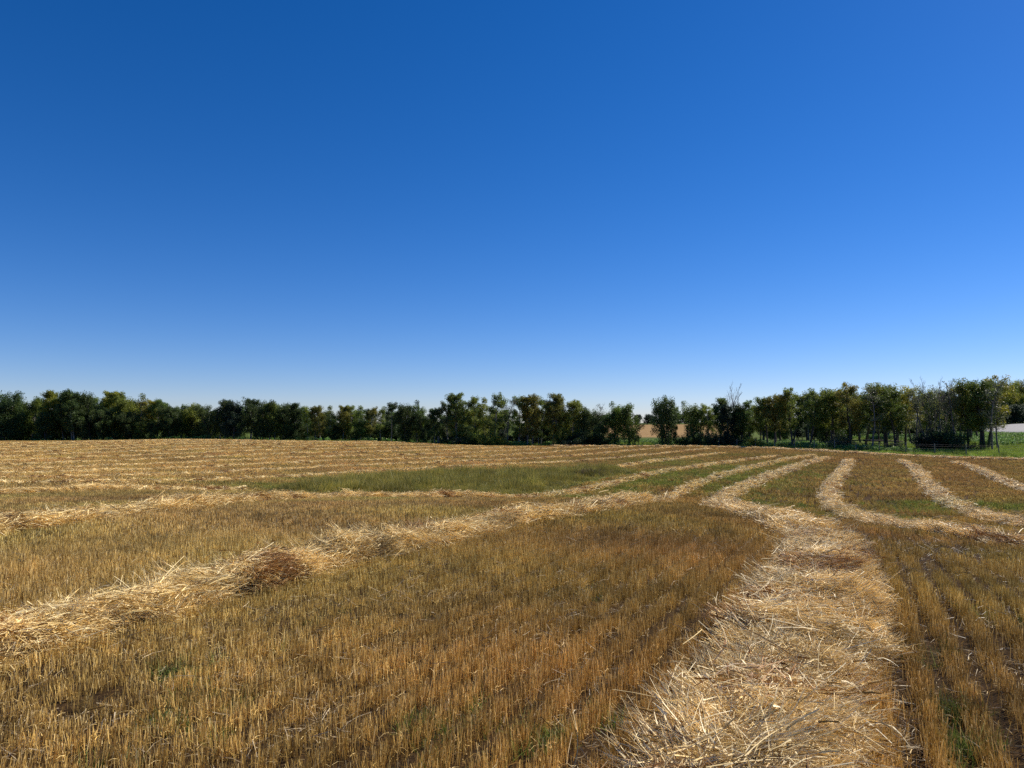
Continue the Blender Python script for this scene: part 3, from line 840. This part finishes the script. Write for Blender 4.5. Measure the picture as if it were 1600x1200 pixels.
def make_tree(kind, seed):
    """returns (trunk mesh, crown mesh) of a tree of unit-ish height 10 m"""
    R = np.random.default_rng(seed); V, Q = [], []; cs, rs = [], []
    if kind == 'poplar':                     # airy aspen: bare lower trunk, oval crown
        nst = 1 if R.random() < .6 else 2
        for s_ in range(nst):
            lean = R.normal(0, .05, 3); lean[2] = 1
            P = stem(V, Q, (R.normal(0, .35) * (nst - 1), R.normal(0, .35) * (nst - 1), -.2), lean, 9.6 * R.uniform(.86, 1), .14, .03, R, 8, .05)
            P = np.array(P)
            for i in range(42):
                t = R.uniform(.18, .98); j = min(int(t * 8), 7); f = t * 8 - j
                p = P[j] * (1 - f) + P[j + 1] * f; a = R.uniform(0, 2 * PI)
                L_ = (1.9 * (1 - ((t - .55) / .55) ** 2) + .35) * R.uniform(.6, 1.1)
                e = stem(V, Q, p, (math.cos(a), math.sin(a), .75), L_, .035, .01, R, 3, .2, 3)
                cs += [e[-1], e[-2]]; rs += [R.uniform(.34, .62), R.uniform(.34, .55)]
            cs += [P[-1], P[-2], P[-1] - .4]; rs += [.34, .5, .5]
        per, size = 90, .09
    elif kind == 'broad':                    # full rounded tree, leafy nearly to the ground
        for s_ in range(3):
            lean = R.normal(0, .16, 3); lean[2] = 1
            P = np.array(stem(V, Q, (R.normal(0, .4), R.normal(0, .4), -.2), lean, 8.8 * R.uniform(.75, 1), .15, .03, R, 8, .07))
            for i in range(24):
                t = R.uniform(.07, .98); j = min(int(t * 8), 7); f = t * 8 - j
                p = P[j] * (1 - f) + P[j + 1] * f; a = R.uniform(0, 2 * PI)
                L_ = (2.5 * math.sqrt(max(.05, 1 - ((t - .42) / .62) ** 2))) * R.uniform(.5, 1.05)
                e = stem(V, Q, p, (math.cos(a), math.sin(a), .45), L_, .04, .012, R, 3, .2, 3)
                cs += [e[-1], e[-2]]; rs += [R.uniform(.55, .95), R.uniform(.5, .8)]
        per, size = 100, .11
    elif kind == 'tall':                     # straight dark trunk, crown starting well above the weeds
        nst = 1 if R.random() < .5 else 2
        for s_ in range(nst):
            lean = R.normal(0, .06, 3); lean[2] = 1
            P = np.array(stem(V, Q, (R.normal(0, .5) * (nst - 1), R.normal(0, .5) * (nst - 1), -.2), lean, 9.6 * R.uniform(.86, 1), .17, .03, R, 8, .05))
            for i in range(44):
                t = R.uniform(.30, .98); j = min(int(t * 8), 7); f = t * 8 - j
                p = P[j] * (1 - f) + P[j + 1] * f; a = R.uniform(0, 2 * PI)
                L_ = (2.0 * (1 - ((t - .6) / .6) ** 2) + .3) * R.uniform(.5, 1.1)
                e = stem(V, Q, p, (math.cos(a), math.sin(a), .7), L_, .035, .01, R, 3, .2, 3)
                cs += [e[-1], e[-2]]; rs += [R.uniform(.3, .62), R.uniform(.3, .55)]
            cs += [P[-1], P[-2], P[-1] - .4]; rs += [.34, .5, .5]
        per, size = 85, .09
    elif kind == 'narrow':                   # slim young aspen
        P = np.array(stem(V, Q, (0, 0, -.2), (0, 0, 1), 9.9, .10, .02, R, 8, .04))
        for i in range(30):
            t = R.uniform(.12, 1); j = min(int(t * 8), 7); f = t * 8 - j
            p = P[j] * (1 - f) + P[j + 1] * f; a = R.uniform(0, 2 * PI)
            L_ = 1.15 * math.sqrt(max(.06, 1 - ((t - .5) / .56) ** 2)) * R.uniform(.5, 1.1)
            e = stem(V, Q, p, (math.cos(a), math.sin(a), .8), L_, .025, .01, R, 2, .2, 3)
            cs.append(e[-1]); rs.append(R.uniform(.42, .7))
        per, size = 120, .10
    elif kind == 'thin':                     # sparse, half leafless tree, many twigs
        P = np.array(stem(V, Q, (0, 0, -.2), (R.normal(0, .06), 0, 1), 9.7, .13, .03, R, 8, .06))
        for i in range(26):
            t = R.uniform(.3, .98); j = min(int(t * 8), 7); f = t * 8 - j
            p = P[j] * (1 - f) + P[j + 1] * f; a = R.uniform(0, 2 * PI)
            L_ = 1.7 * math.sqrt(max(.06, 1 - ((t - .55) / .56) ** 2)) * R.uniform(.5, 1.1)
            e = stem(V, Q, p, (math.cos(a), math.sin(a), .7), L_, .035, .014, R, 3, .2, 3)
            for _ in range(3):
                q = e[R.integers(1, 4)]
                stem(V, Q, q, R.normal(0, 1, 3) + np.array([0, 0, .8]), .7, .016, .008, R, 2, .2, 3)
            if R.random() < .7: cs.append(e[-1]); rs.append(R.uniform(.4, .8))
        per, size = 50, .09
    elif kind == 'shrub':                    # willow clump, 10 m scaled down when placed
        for i in range(26):
            a = R.uniform(0, 2 * PI); el = R.uniform(.25, 1.4)
            e = stem(V, Q, (R.normal(0, .5), R.normal(0, .5), -.2), (math.cos(a) * math.cos(el), math.sin(a) * math.cos(el), math.sin(el)), R.uniform(5, 8.6), .12, .04, R, 4, .12, 3)
            cs += [e[-1], e[-2], e[2]]; rs += [R.uniform(1.0, 1.7), R.uniform(1.0, 1.6), R.uniform(.9, 1.5)]
        per, size = 90, .24
    tr = (np.array(V), np.array(Q))
    cs = np.array(cs); rs = np.array(rs)
    LV, LQ, LA = leaves(cs, rs, per, size, R)
    top = LV[:, 2].max()
    LV *= 10 / top; tv = tr[0] * (10 / top)
    bark = M_bark_pale if kind in ('poplar', 'narrow') else (M_dead if kind == 'thin' else M_bark_dark)
    return (mesh_of('trunk', tv, tr[1], bark, True), mesh_of('crown', LV, LQ, M_leaf, False, {'var': ('FLOAT', LA)}))

def make_bare(seed, spread=.5, hgt=10.0):
    R = np.random.default_rng(seed); V, Q = [], []
    def grow(p, d, L_, r, lev):
        e = stem(V, Q, p, d, L_, r, r * .45, R, 4 if lev < 2 else 2, .10, 5 if lev == 0 else 3, .05)
        if lev >= 3: return
        for i in range((16, 6, 4)[lev]):
            t = R.uniform(.35, 1) if lev else R.uniform(.3, 1)
            k_ = len(e) - 1; j = min(int(t * k_), k_ - 1); q = e[j] + (e[j + 1] - e[j]) * (t * k_ - j)
            a = R.uniform(0, 2 * PI); dd = np.array([math.cos(a) * spread, math.sin(a) * spread, .8])
            dd = dd + (e[-1] - e[0]) / np.linalg.norm(e[-1] - e[0]) * .5
            grow(q, dd / np.linalg.norm(dd), L_ * R.uniform(.28, .42) * (1.15 if lev == 0 else 1), max(r * .38, .012), lev + 1)
    grow((0, 0, -.2), (0, 0, 1), 9.0, .15, 0)
    v = np.array(V); v *= 10 / v[:, 2].max()
    cut = v[:, 2] > 0
    return v, np.array(Q)

KINDS = {}
for kd, cnt in (('poplar', 4), ('broad', 4), ('narrow', 3), ('thin', 3), ('shrub', 2), ('tall', 4)):
    KINDS[kd] = [make_tree(kd, 500 + 17 * i + 3 * len(kd)) for i in range(cnt)]
BARE = [mesh_of('bare_branches', *make_bare(700 + i, .62 + .10 * i), M_dead, True) for i in range(3)]

TONES = {  # leaf colour of the species and its autumn state
 'dark': (.068, .104, .034), 'green': (.120, .172, .038), 'olive': (.195, .230, .044), 'yellow': (.28, .285, .045),
 'rust': (.195, .190, .042), 'grey': (.13, .15, .08), 'blue': (.036, .058, .036)}
NAME = {'poplar': 'poplar_tree', 'tall': 'tall_poplar_tree', 'broad': 'broadleaf_tree', 'narrow': 'young_aspen_tree', 'thin': 'sparse_tree', 'shrub': 'shrub', 'bare': 'bare_tree'}
CAT = {'shrub': 'shrub'}
def edge_y(x):
    return float(np.interp(x, [p[0] for p in EDGE], [p[1] for p in EDGE]))
tree_no = [0]
def tree(kind, px, top, Y, tone, label, group=None, wide=1.0, lean=0.0):
    """px, top: where the tip stands in the surveyed sight lines, at distance Y"""
    x = (px - 800) / F * Y
    b = h1(x, Y)
    s = _sight(px, top, Y); hgt = s[2] + EYE - b
    k = tree_no[0]; tree_no[0] += 1
    sc = hgt / 10
    w = sc * wide * random.uniform(.92, 1.1)
    if kind == 'bare':
        o = link(bpy.data.objects.new('bare_tree', BARE[k % 3]))
        o.location = (x, Y, b); o.scale = (w, w, sc); o.rotation_euler = (0, lean, random.uniform(0, 6.28) if not lean else 0)
        tag(o, label, 'tree', group); return o
    tm, cm = KINDS[kind][k % len(KINDS[kind])]
    e = link(bpy.data.objects.new(NAME[kind], None)); e.empty_display_size = .5
    e.location = (x, Y, b); e.scale = (w, w, sc); e.rotation_euler = (0, lean, random.uniform(0, 6.28))
    tag(e, label, CAT.get(kind, 'tree'), group)
    t = link(bpy.data.objects.new('trunk', tm), e)
    c = link(bpy.data.objects.new('crown', cm), e)
    r, g, bl = TONES[tone]; f = random.uniform(.95, 1.3)
    c.color = (r * f * random.uniform(.92, 1.1), g * f, bl * f, 1)
    return e

TREES = [
 # far left end, down to the olive rise (x 0-140)
 ('broad', 4, 605, 131, 'dark', 'dark green rounded tree cut by the left edge of the photo'),
 ('broad', 30, 618, 133, 'green', 'low green tree just right of the leftmost dark tree'),
 ('poplar', 52, 621, 134, 'olive', 'small olive tree in the low dip near the left edge'),
 ('poplar', 80, 608, 132, 'yellow', 'tall yellow-green poplar, first high top from the left edge'),
 ('narrow', 101, 614, 133, 'green', 'slim green aspen between the first high yellow-green top and the pointed dark one'),
 ('poplar', 119, 607, 131, 'dark', 'pointed dark green poplar rising above its neighbours near the left end'),
 ('broad', 141, 609, 132, 'dark', 'broad nearly black tree at the left foot of the olive rise'),
 # olive rise (150-290)
 ('poplar', 163, 609, 134, 'yellow', 'highest yellow-green crown at the top of the olive rise in the left treeline'),
 ('poplar', 181, 609, 135, 'olive', 'olive poplar just right of the crest of the olive rise'),
 ('broad', 199, 613, 133, 'olive', 'wide olive crown on the right shoulder of the olive rise'),
 ('narrow', 216, 620, 132, 'rust', 'slim rusty-tinged aspen on the slope of the olive rise'),
 ('poplar', 231, 623, 134, 'yellow', 'yellowish poplar at the lower right of the olive rise'),
 ('poplar', 248, 621, 133, 'green', 'green poplar with a small pointed top after the olive rise'),
 ('broad', 266, 628, 132, 'dark', 'low dark tree left of the flat green stretch'),
 ('poplar', 285, 630, 134, 'green', 'low green poplar at the start of the flat green stretch'),
 ('broad', 304, 628, 135, 'olive', 'olive rounded crown directly left of the black grove'),
 # black grove (320-450)
 ('broad', 328, 628, 131, 'dark', 'leftmost tree of the almost black grove with pale trunks'),
 ('poplar', 346, 622, 131, 'dark', 'high dark crown at the left top of the almost black grove'),
 ('broad', 368, 623, 130, 'blue', 'widest tree of the almost black grove with pale trunks below'),
 ('poplar', 388, 621, 131, 'dark', 'dark poplar in the middle of the almost black grove'),
 ('broad', 408, 620, 131, 'dark', 'highest rounded crown of the almost black grove'),
 ('poplar', 428, 627, 132, 'green', 'greener poplar at the right end of the almost black grove'),
 ('broad', 446, 627, 133, 'dark', 'dark tree just after the almost black grove'),
 # brown-tinted stretch (460-600)
 ('poplar', 466, 628, 132, 'dark', 'dark narrow topped poplar at the left of the brown-tinted stretch'),
 ('narrow', 482, 633, 131, 'olive', 'low olive aspen opening the brown-tinted stretch'),
 ('poplar', 499, 632, 132, 'rust', 'first brown-tinted poplar above the crest of the field'),
 ('narrow', 515, 633, 131, 'olive', 'slim olive aspen between two brown-tinted poplars'),
 ('poplar', 531, 632, 132, 'rust', 'second brown-tinted poplar above the crest of the field'),
 ('poplar', 549, 631, 133, 'olive', 'olive poplar at the centre of the brown-tinted stretch'),
 ('narrow', 564, 633, 132, 'green', 'slim green aspen right of the centre of the brown-tinted stretch'),
 ('poplar', 579, 634, 131, 'rust', 'third brown-tinted poplar, just left of the dark clump by the sky notch'),
 ('narrow', 595, 634, 130, 'olive', 'last olive aspen before the dark clump by the sky notch'),
 # clump left of the notch (605-665)
 ('poplar', 612, 626, 127, 'dark', 'left tree of the dark clump beside the narrow sky notch'),
 ('broad', 634, 624, 126, 'dark', 'highest tree of the dark clump beside the narrow sky notch'),
 ('poplar', 652, 631, 126, 'green', 'right tree of the dark clump, bordering the narrow sky notch'),
 # centre group (668-905)
 ('narrow', 672, 638, 124, 'dark', 'short dark tree inside the narrow sky notch'),
 ('broad', 664, 638, 125, 'dark', 'short rounded dark tree filling the left side of the narrow sky notch'),
 ('poplar', 684, 635, 123, 'dark', 'dark poplar directly right of the narrow sky notch'),
 ('poplar', 700, 625, 122, 'grey', 'airy poplar with sky showing through, left end of the tall middle group'),
 ('poplar', 722, 612, 121, 'green', 'tallest airy poplar of the middle group, with bare lower trunk'),
 ('poplar', 742, 617, 122, 'olive', 'second tall airy poplar of the middle group'),
 ('narrow', 757, 620, 123, 'olive', 'slim poplar above the round willow bushes'),
 ('poplar', 773, 612, 121, 'green', 'tall green poplar directly above the lighter round willow bush'),
 ('thin', 793, 622, 121, 'grey', 'sparse greyish tree just right of the willow bushes'),
 ('poplar', 812, 616, 121, 'olive', 'olive poplar near the middle of the photo'),
 ('poplar', 829, 614, 121, 'rust', 'reddish-brown topped poplar right of the middle of the photo'),
 ('narrow', 845, 617, 122, 'green', 'slim green aspen between two reddish topped poplars'),
 ('poplar', 859, 613, 121, 'rust', 'tallest reddish topped poplar of the middle group'),
 ('narrow', 874, 621, 122, 'green', 'green aspen right of the tallest reddish topped poplar'),
 ('poplar', 889, 623, 121, 'olive', 'olive poplar near the right end of the middle group'),
 ('broad', 908, 632, 120, 'dark', 'low dark bushy tree at the right end of the middle group'),
 ('thin', 925, 630, 120, 'grey', 'half leafless greyish tree left of the tan field gap'),
 ('broad', 938, 640, 121, 'dark', 'short dark tree bordering the left of the tan field gap'),
 # gap trees (945-1130)
 ('broad', 962, 627, 121, 'green', 'left half of the pair of rounded trees before the tan far field'),
 ('broad', 988, 627, 120, 'green', 'right half of the pair of rounded trees before the tan far field'),
 ('broad', 1040, 616, 119, 'dark', 'cone shaped dark tree standing alone between two views of the tan far field'),
 ('poplar', 1056, 633, 120, 'green', 'lower green tree touching the right side of the cone shaped dark tree'),
 ('broad', 1088, 625, 121, 'green', 'rounded green tree right of the cone shaped dark tree'),
 ('poplar', 1108, 629, 119, 'olive', 'olive tree with a tall clear trunk before the small green gap'),
 ('poplar', 1121, 620, 122, 'green', 'narrow green top directly left of the tall bare dead top'),
 ('bare', 1150, 594, 119, 'grey', 'tall leafless dead tree sticking up above the crowns right of centre'),
 ('poplar', 1141, 630, 117, 'blue', 'bluish dark poplar below and left of the tall leafless dead tree'),
 ('broad', 1160, 627, 117, 'dark', 'dark leafy tree at the foot of the tall leafless dead tree'),
 ('poplar', 1172, 624, 116, 'green', 'green poplar directly right of the tall leafless dead tree'),
 ('poplar', 1187, 624, 116, 'olive', 'olive poplar before the treeline steps up on the right'),
 ('narrow', 1199, 618, 114, 'green', 'slim green aspen where the treeline steps up on the right'),
 # right wood
 ('poplar', 1216, 612, 112, 'rust', 'slightly rusty poplar at the left end of the high right wood'),
 ('poplar', 1238, 604, 110, 'olive', 'large olive poplar with a dark straight trunk, first high one of the right wood'),
 ('poplar', 1264, 605, 109, 'green', 'green poplar with a pointed tip right of the large olive one'),
 ('broad', 1287, 608, 113, 'dark', 'dark tree set back between the olive poplars and the brownish one'),
 ('poplar', 1306, 603, 108, 'olive', 'olive poplar left of the tall brownish poplar in the right wood'),
 ('poplar', 1327, 597, 105, 'rust', 'tall brownish poplar with a straight dark trunk reaching the weeds'),
 ('poplar', 1350, 598, 108, 'green', 'green poplar behind the leaning trunk'),
 ('thin', 1361, 604, 100, 'grey', 'sparse tree with a trunk leaning to the left over the weeds'),
 ('poplar', 1378, 597, 104, 'olive', 'olive poplar right of the leaning trunk'),
 ('broad', 1397, 606, 101, 'green', 'green tree with a thick short dark trunk right of the leaning trunk'),
 ('poplar', 1413, 602, 105, 'yellow', 'yellow-flecked poplar left of the grey leafless thicket'),
 ('thin', 1430, 603, 100, 'grey', 'first grey sparse tree of the leafless thicket'),
 ('bare', 1433, 586, 104, 'grey', 'thin bare top poking up at the left of the leafless thicket'),
 ('thin', 1449, 604, 99, 'grey', 'second grey sparse tree of the leafless thicket'),
 ('thin', 1467, 600, 99, 'grey', 'grey sparse tree in the middle of the leafless thicket'),
 ('bare', 1479, 586, 101, 'grey', 'tallest bare branching top above the leafless thicket'),
 ('bare', 1458, 596, 100, 'grey', 'lower bare top between the two higher bare tops of the thicket'),
 ('thin', 1491, 594, 98, 'grey', 'dense grey tree at the right end of the leafless thicket'),
 ('bare', 1498, 590, 100, 'grey', 'bare twiggy top right of the tallest bare one'),
 ('poplar', 1510, 600, 98, 'olive', 'olive poplar between the leafless thicket and the tall right group'),
 ('poplar', 1524, 589, 97, 'green', 'tall poplar with a straight dark trunk near the right end'),
 ('poplar', 1541, 585, 99, 'yellow', 'highest yellow-green crown near the right end'),
 ('thin', 1548, 592, 95, 'grey', 'tree with a pair of thick grey trunks beside the gravel road'),
 ('thin', 1556, 608, 96, 'grey', 'outermost grey twiggy tree overhanging the gravel road'),
]
for row in TREES:
    kind, px, top, Y, tone, lab = row
    if px > 1165 and kind in ('poplar', 'broad') and px not in (1287,): kind = 'tall'
    if kind == 'narrow' and px > 1165: kind = 'tall'
    wide = {'broad': .95, 'poplar': 1.15, 'tall': 1.2, 'narrow': 1.4, 'thin': 1.15, 'bare': 1.0}[kind]
    if 'cone shaped' in lab: wide = .85
    tree(kind, px, top, Y, tone, lab, wide=wide, lean=-.17 if 'leaning' in lab and 'sparse' in lab else 0)

# trees behind, filling the woods
prof_x = [0,30,55,80,118,150,180,210,245,275,300,345,400,450,500,560,600,635,655,668,690,725,755,800,860,890,920,940]
prof_y = [611,618,622,613,613,612,611,621,625,632,630,626,624,630,636,636,634,628,634,644,636,628,628,632,624,634,640,648]
rp_x = [1075,1090,1125,1150,1190,1215,1240,1300,1335,1380,1440,1500,1535,1560]
rp_y = [640,633,632,632,629,620,610,607,603,603,607,600,594,603]
def fill(x0, x1, n, Y0, Y1, px_, py_, label, group, tones, kinds=('poplar', 'broad', 'poplar'), drop=(0, 10)):
    for i in range(n):
        px = x0 + (x1 - x0) * (i + random.uniform(.2, .8)) / n
        Y = random.uniform(Y0, Y1)
        tree(random.choice(kinds), px, np.interp(px, px_, py_) + random.uniform(*drop), Y, random.choice(tones), label, group, wide=1.25)
fill(-60, 660, 42, 137, 152, prof_x, prof_y, 'tree filling in behind the front row of the left treeline', 'trees filling the left treeline', ['dark', 'green', 'olive', 'dark'])
fill(-60, 322, 22, 131, 135, prof_x, prof_y, 'low leafy tree wedged in the shade left of the black grove', 'low trees left of the black grove', ['dark', 'dark', 'green'], ('broad',), (18, 34))
fill(452, 664, 13, 131, 135, prof_x, prof_y, 'low leafy tree wedged in the shade below the brown-tinted stretch', 'low trees below the brown-tinted stretch', ['dark', 'dark', 'green'], ('broad',), (18, 34))
fill(668, 935, 18, 126, 140, prof_x, prof_y, 'tree standing behind the tall middle group', 'trees behind the middle group', ['dark', 'green', 'olive'], ('poplar', 'broad'), (3, 14))
fill(668, 935, 20, 123, 129, prof_x, prof_y, 'low dark tree in the undergrowth of the middle group', 'low trees in the middle group', ['dark', 'blue'], ('broad',), (32, 48))
fill(1150, 1545, 15, 116, 132, rp_x, rp_y, 'tree standing further back in the right wood', 'trees further back in the right wood', ['dark', 'green', 'olive', 'rust'], ('tall',), (0, 10))
fill(1150, 1552, 16, 140, 150, rp_x, rp_y, 'tree in the dark rear rank of the right wood', 'trees in the rear rank of the right wood', ['dark', 'green', 'dark'], ('poplar', 'broad'), (2, 14))
fill(1190, 1540, 16, 150, 162, rp_x, rp_y, 'low dark tree closing the back of the right wood', 'low trees in the right wood', ['dark', 'blue'], ('broad',), (34, 50))

# beyond the road on the right
for px, top, Y, tone, lab in ((1566,594,250,'olive','olive tree beyond the gravel road, directly right of the twiggy outermost tree'),
                              (1578,594,262,'rust','russet crown beyond the road near the right edge'),
                              (1590,591,255,'yellow','yellowish crown beyond the road at the right edge'),
                              (1604,592,250,'rust','russet tree cut by the right edge beyond the road')):
    tree('broad', px, top, Y, tone, lab, wide=.8)
for px in (1556,1566,1577,1588,1599,1612):
    tree('broad', px, random.uniform(628, 634), random.uniform(232, 240), 'blue', 'dark bluish bush beyond the bend of the gravel road', 'dark bushes beyond the road', wide=1.2)
for px in (1560, 1572, 1584, 1596, 1608, 1620):
    tree('broad', px, random.uniform(606, 614), random.uniform(245, 250), random.choice(['olive', 'yellow', 'green']), 'mid green tree on the slope beyond the gravel road', 'trees on the slope beyond the road', wide=.8)

# far side of the tan field
for i, px in enumerate(range(930, 1215, 13)):
    tree('broad', px + random.uniform(-3, 3), random.uniform(643, 649), random.uniform(405, 425), 'blue', 'small dark distant tree along the back of the tan far field', 'distant trees behind the tan field', wide=1.5)

# willow bushes and undergrowth
for px, top, Y, tone, lab, w in (
    (738, 676, 119, 'dark', 'dark rounded willow bush left of the taller one at the foot of the middle group', 1.5),
    (752, 672, 118.5, 'olive', 'broad rounded willow bush at the foot of the tall middle group', 1.5),
    (768, 672, 118, 'yellow', 'lighter green round willow bush at the foot of the middle group', 1.1),
    (700, 684, 120, 'dark', 'low black bush below the narrow sky notch', 2.2),
    (720, 682, 119, 'blue', 'low dark bush left of the round willow bushes', 2.0),
    (878, 668, 119, 'olive', 'olive bush with pale leaves at the right of the middle group', 1.1),
    (905, 672, 119, 'blue', 'dark bush under the low bushy tree at the right of the middle group', 1.6),
    (925, 670, 119, 'dark', 'dark bush beside the left end of the tan field view', 1.4),
    (1083, 668, 118, 'dark', 'round dark bush at the foot of the tree right of the lone cone shaped one', 1.2),
    (1112, 672, 118, 'grey', 'greyish bush under the olive tree with clear trunk', 1.2),
    (1132, 672, 116, 'blue', 'dark bush left below the tall leafless dead tree', 1.2),
    (1178, 680, 112, 'yellow', 'small bright green bush in the weeds right of the dead tree', 1.1),
    (1315, 677, 104, 'grey', 'grey rounded bush beside the straight dark trunk of the brownish poplar', 1.3),
    (1445, 672, 99, 'blue', 'dark bush in the left of the leafless thicket', 1.3),
    (1466, 668, 98, 'blue', 'bluish dark bush in the middle of the leafless thicket', 1.3),
    (1486, 666, 97, 'dark', 'dark bush at the right foot of the leafless thicket', 1.3),
    (1395, 690, 97, 'blue', 'small dark bush beneath the thick short trunk', 1.5)):
    tree('shrub', px, top, Y, tone, lab, wide=w)

# brownish dead weed clump in the tall grass
x0, y0 = 5.1, 50.5
BW = []
R_ = np.random.default_rng(90)
V, Q, A = ribbons(np.stack([R_.normal(0, .5, 260), R_.normal(0, .4, 260), np.zeros(260)], 1), unit(np.stack([R_.normal(0, .5, 260), R_.normal(0, .5, 260), np.ones(260)], 1)),
                  R_.uniform(.4, 1.0, 260), np.full(260, .02), R_.uniform(0, .6, 260), 3, droop=.2, bend=R_.normal(0, .15, (260, 3)), r=R_)
o = link(bpy.data.objects.new('dead_weed_clump', mesh_of('dead_weed_clump', V, Q, simple('dead_weed_stems', [(.3, (.07, .04, .03)), (.7, (.16, .10, .07))], 6), False)))
o.location = (x0, y0, h1(x0, y0)); tag(o, 'reddish brown dead weed clump at the right end of the tall grass', 'weeds')

# ---------------------------------------------------------------- fence beyond the field edge
def fence():
    line = resample([(-12,119.4),(0,120.2),(14,120.4),(30,119.6),(37,111),(42,104),(47,94.5),(52,89),(60,84),(76,78),(100,71)], 3.2)
    root = link(bpy.data.objects.new('wire_fence', None)); root.location = (*line[0], h1(*line[0]))
    tag(root, 'wire fence on thin weathered posts along the field edge under the trees', 'fence')
    V, Q = [], []
    tube(V, Q, (0, 0, -.3), (0, 0, 1.25), .065, .055, 6)
    V = [np.array(v) for v in V]; n = len(V)
    Q.append(tuple(range(n - 6, n)))
    pm = mesh_of('post', V, [tuple(q) for q in Q], M_post)
    tops = []
    for i, (x, y) in enumerate(line):
        z = h1(x, y)
        p = link(bpy.data.objects.new('post', pm), root)
        p.location = np.array([x, y, z]) - np.array(root.location)
        p.rotation_euler = (random.uniform(-.06, .06), random.uniform(-.06, .06), 0); p.scale = (1, 1, random.uniform(.9, 1.1))
        tops.append(np.array([x, y, z]) - np.array(root.location))
    for hgt in (.35, .65, .95, 1.15):
        V, Q = [], []
        for a, b in zip(tops[:-1], tops[1:]):
            tube(V, Q, a + np.array([0, 0, hgt]), b + np.array([0, 0, hgt]), .008, .008, 3)
        link(bpy.data.objects.new('wire', mesh_of('wire', V, np.array(Q), M_wire)), root)
fence()

# fallen trunk in the weeds of the right wood
V, Q = [], []
stem(V, Q, (0, 0, 0), (1, .1, -.02), 6.0, .16, .07, np.random.default_rng(5), 6, .04, 7, 0)
for s_, d_ in ((2.5, (.5, .3, .8)), (4.0, (.6, -.5, .6)), (4.8, (.7, .2, .9))):
    stem(V, Q, (s_, s_ * .1, 0), d_, 1.1, .05, .02, np.random.default_rng(int(s_ * 10)), 3, .1, 4, 0)
o = link(bpy.data.objects.new('fallen_trunk', mesh_of('fallen_trunk', V, np.array(Q), M_bark_dark, True)))
o.location = (50.5, 106, h1(50.5, 106) + 1.1); tag(o, 'dark fallen tree trunk lying over the weeds in the right wood', 'fallen trunk')
print('trees', tree_no[0])
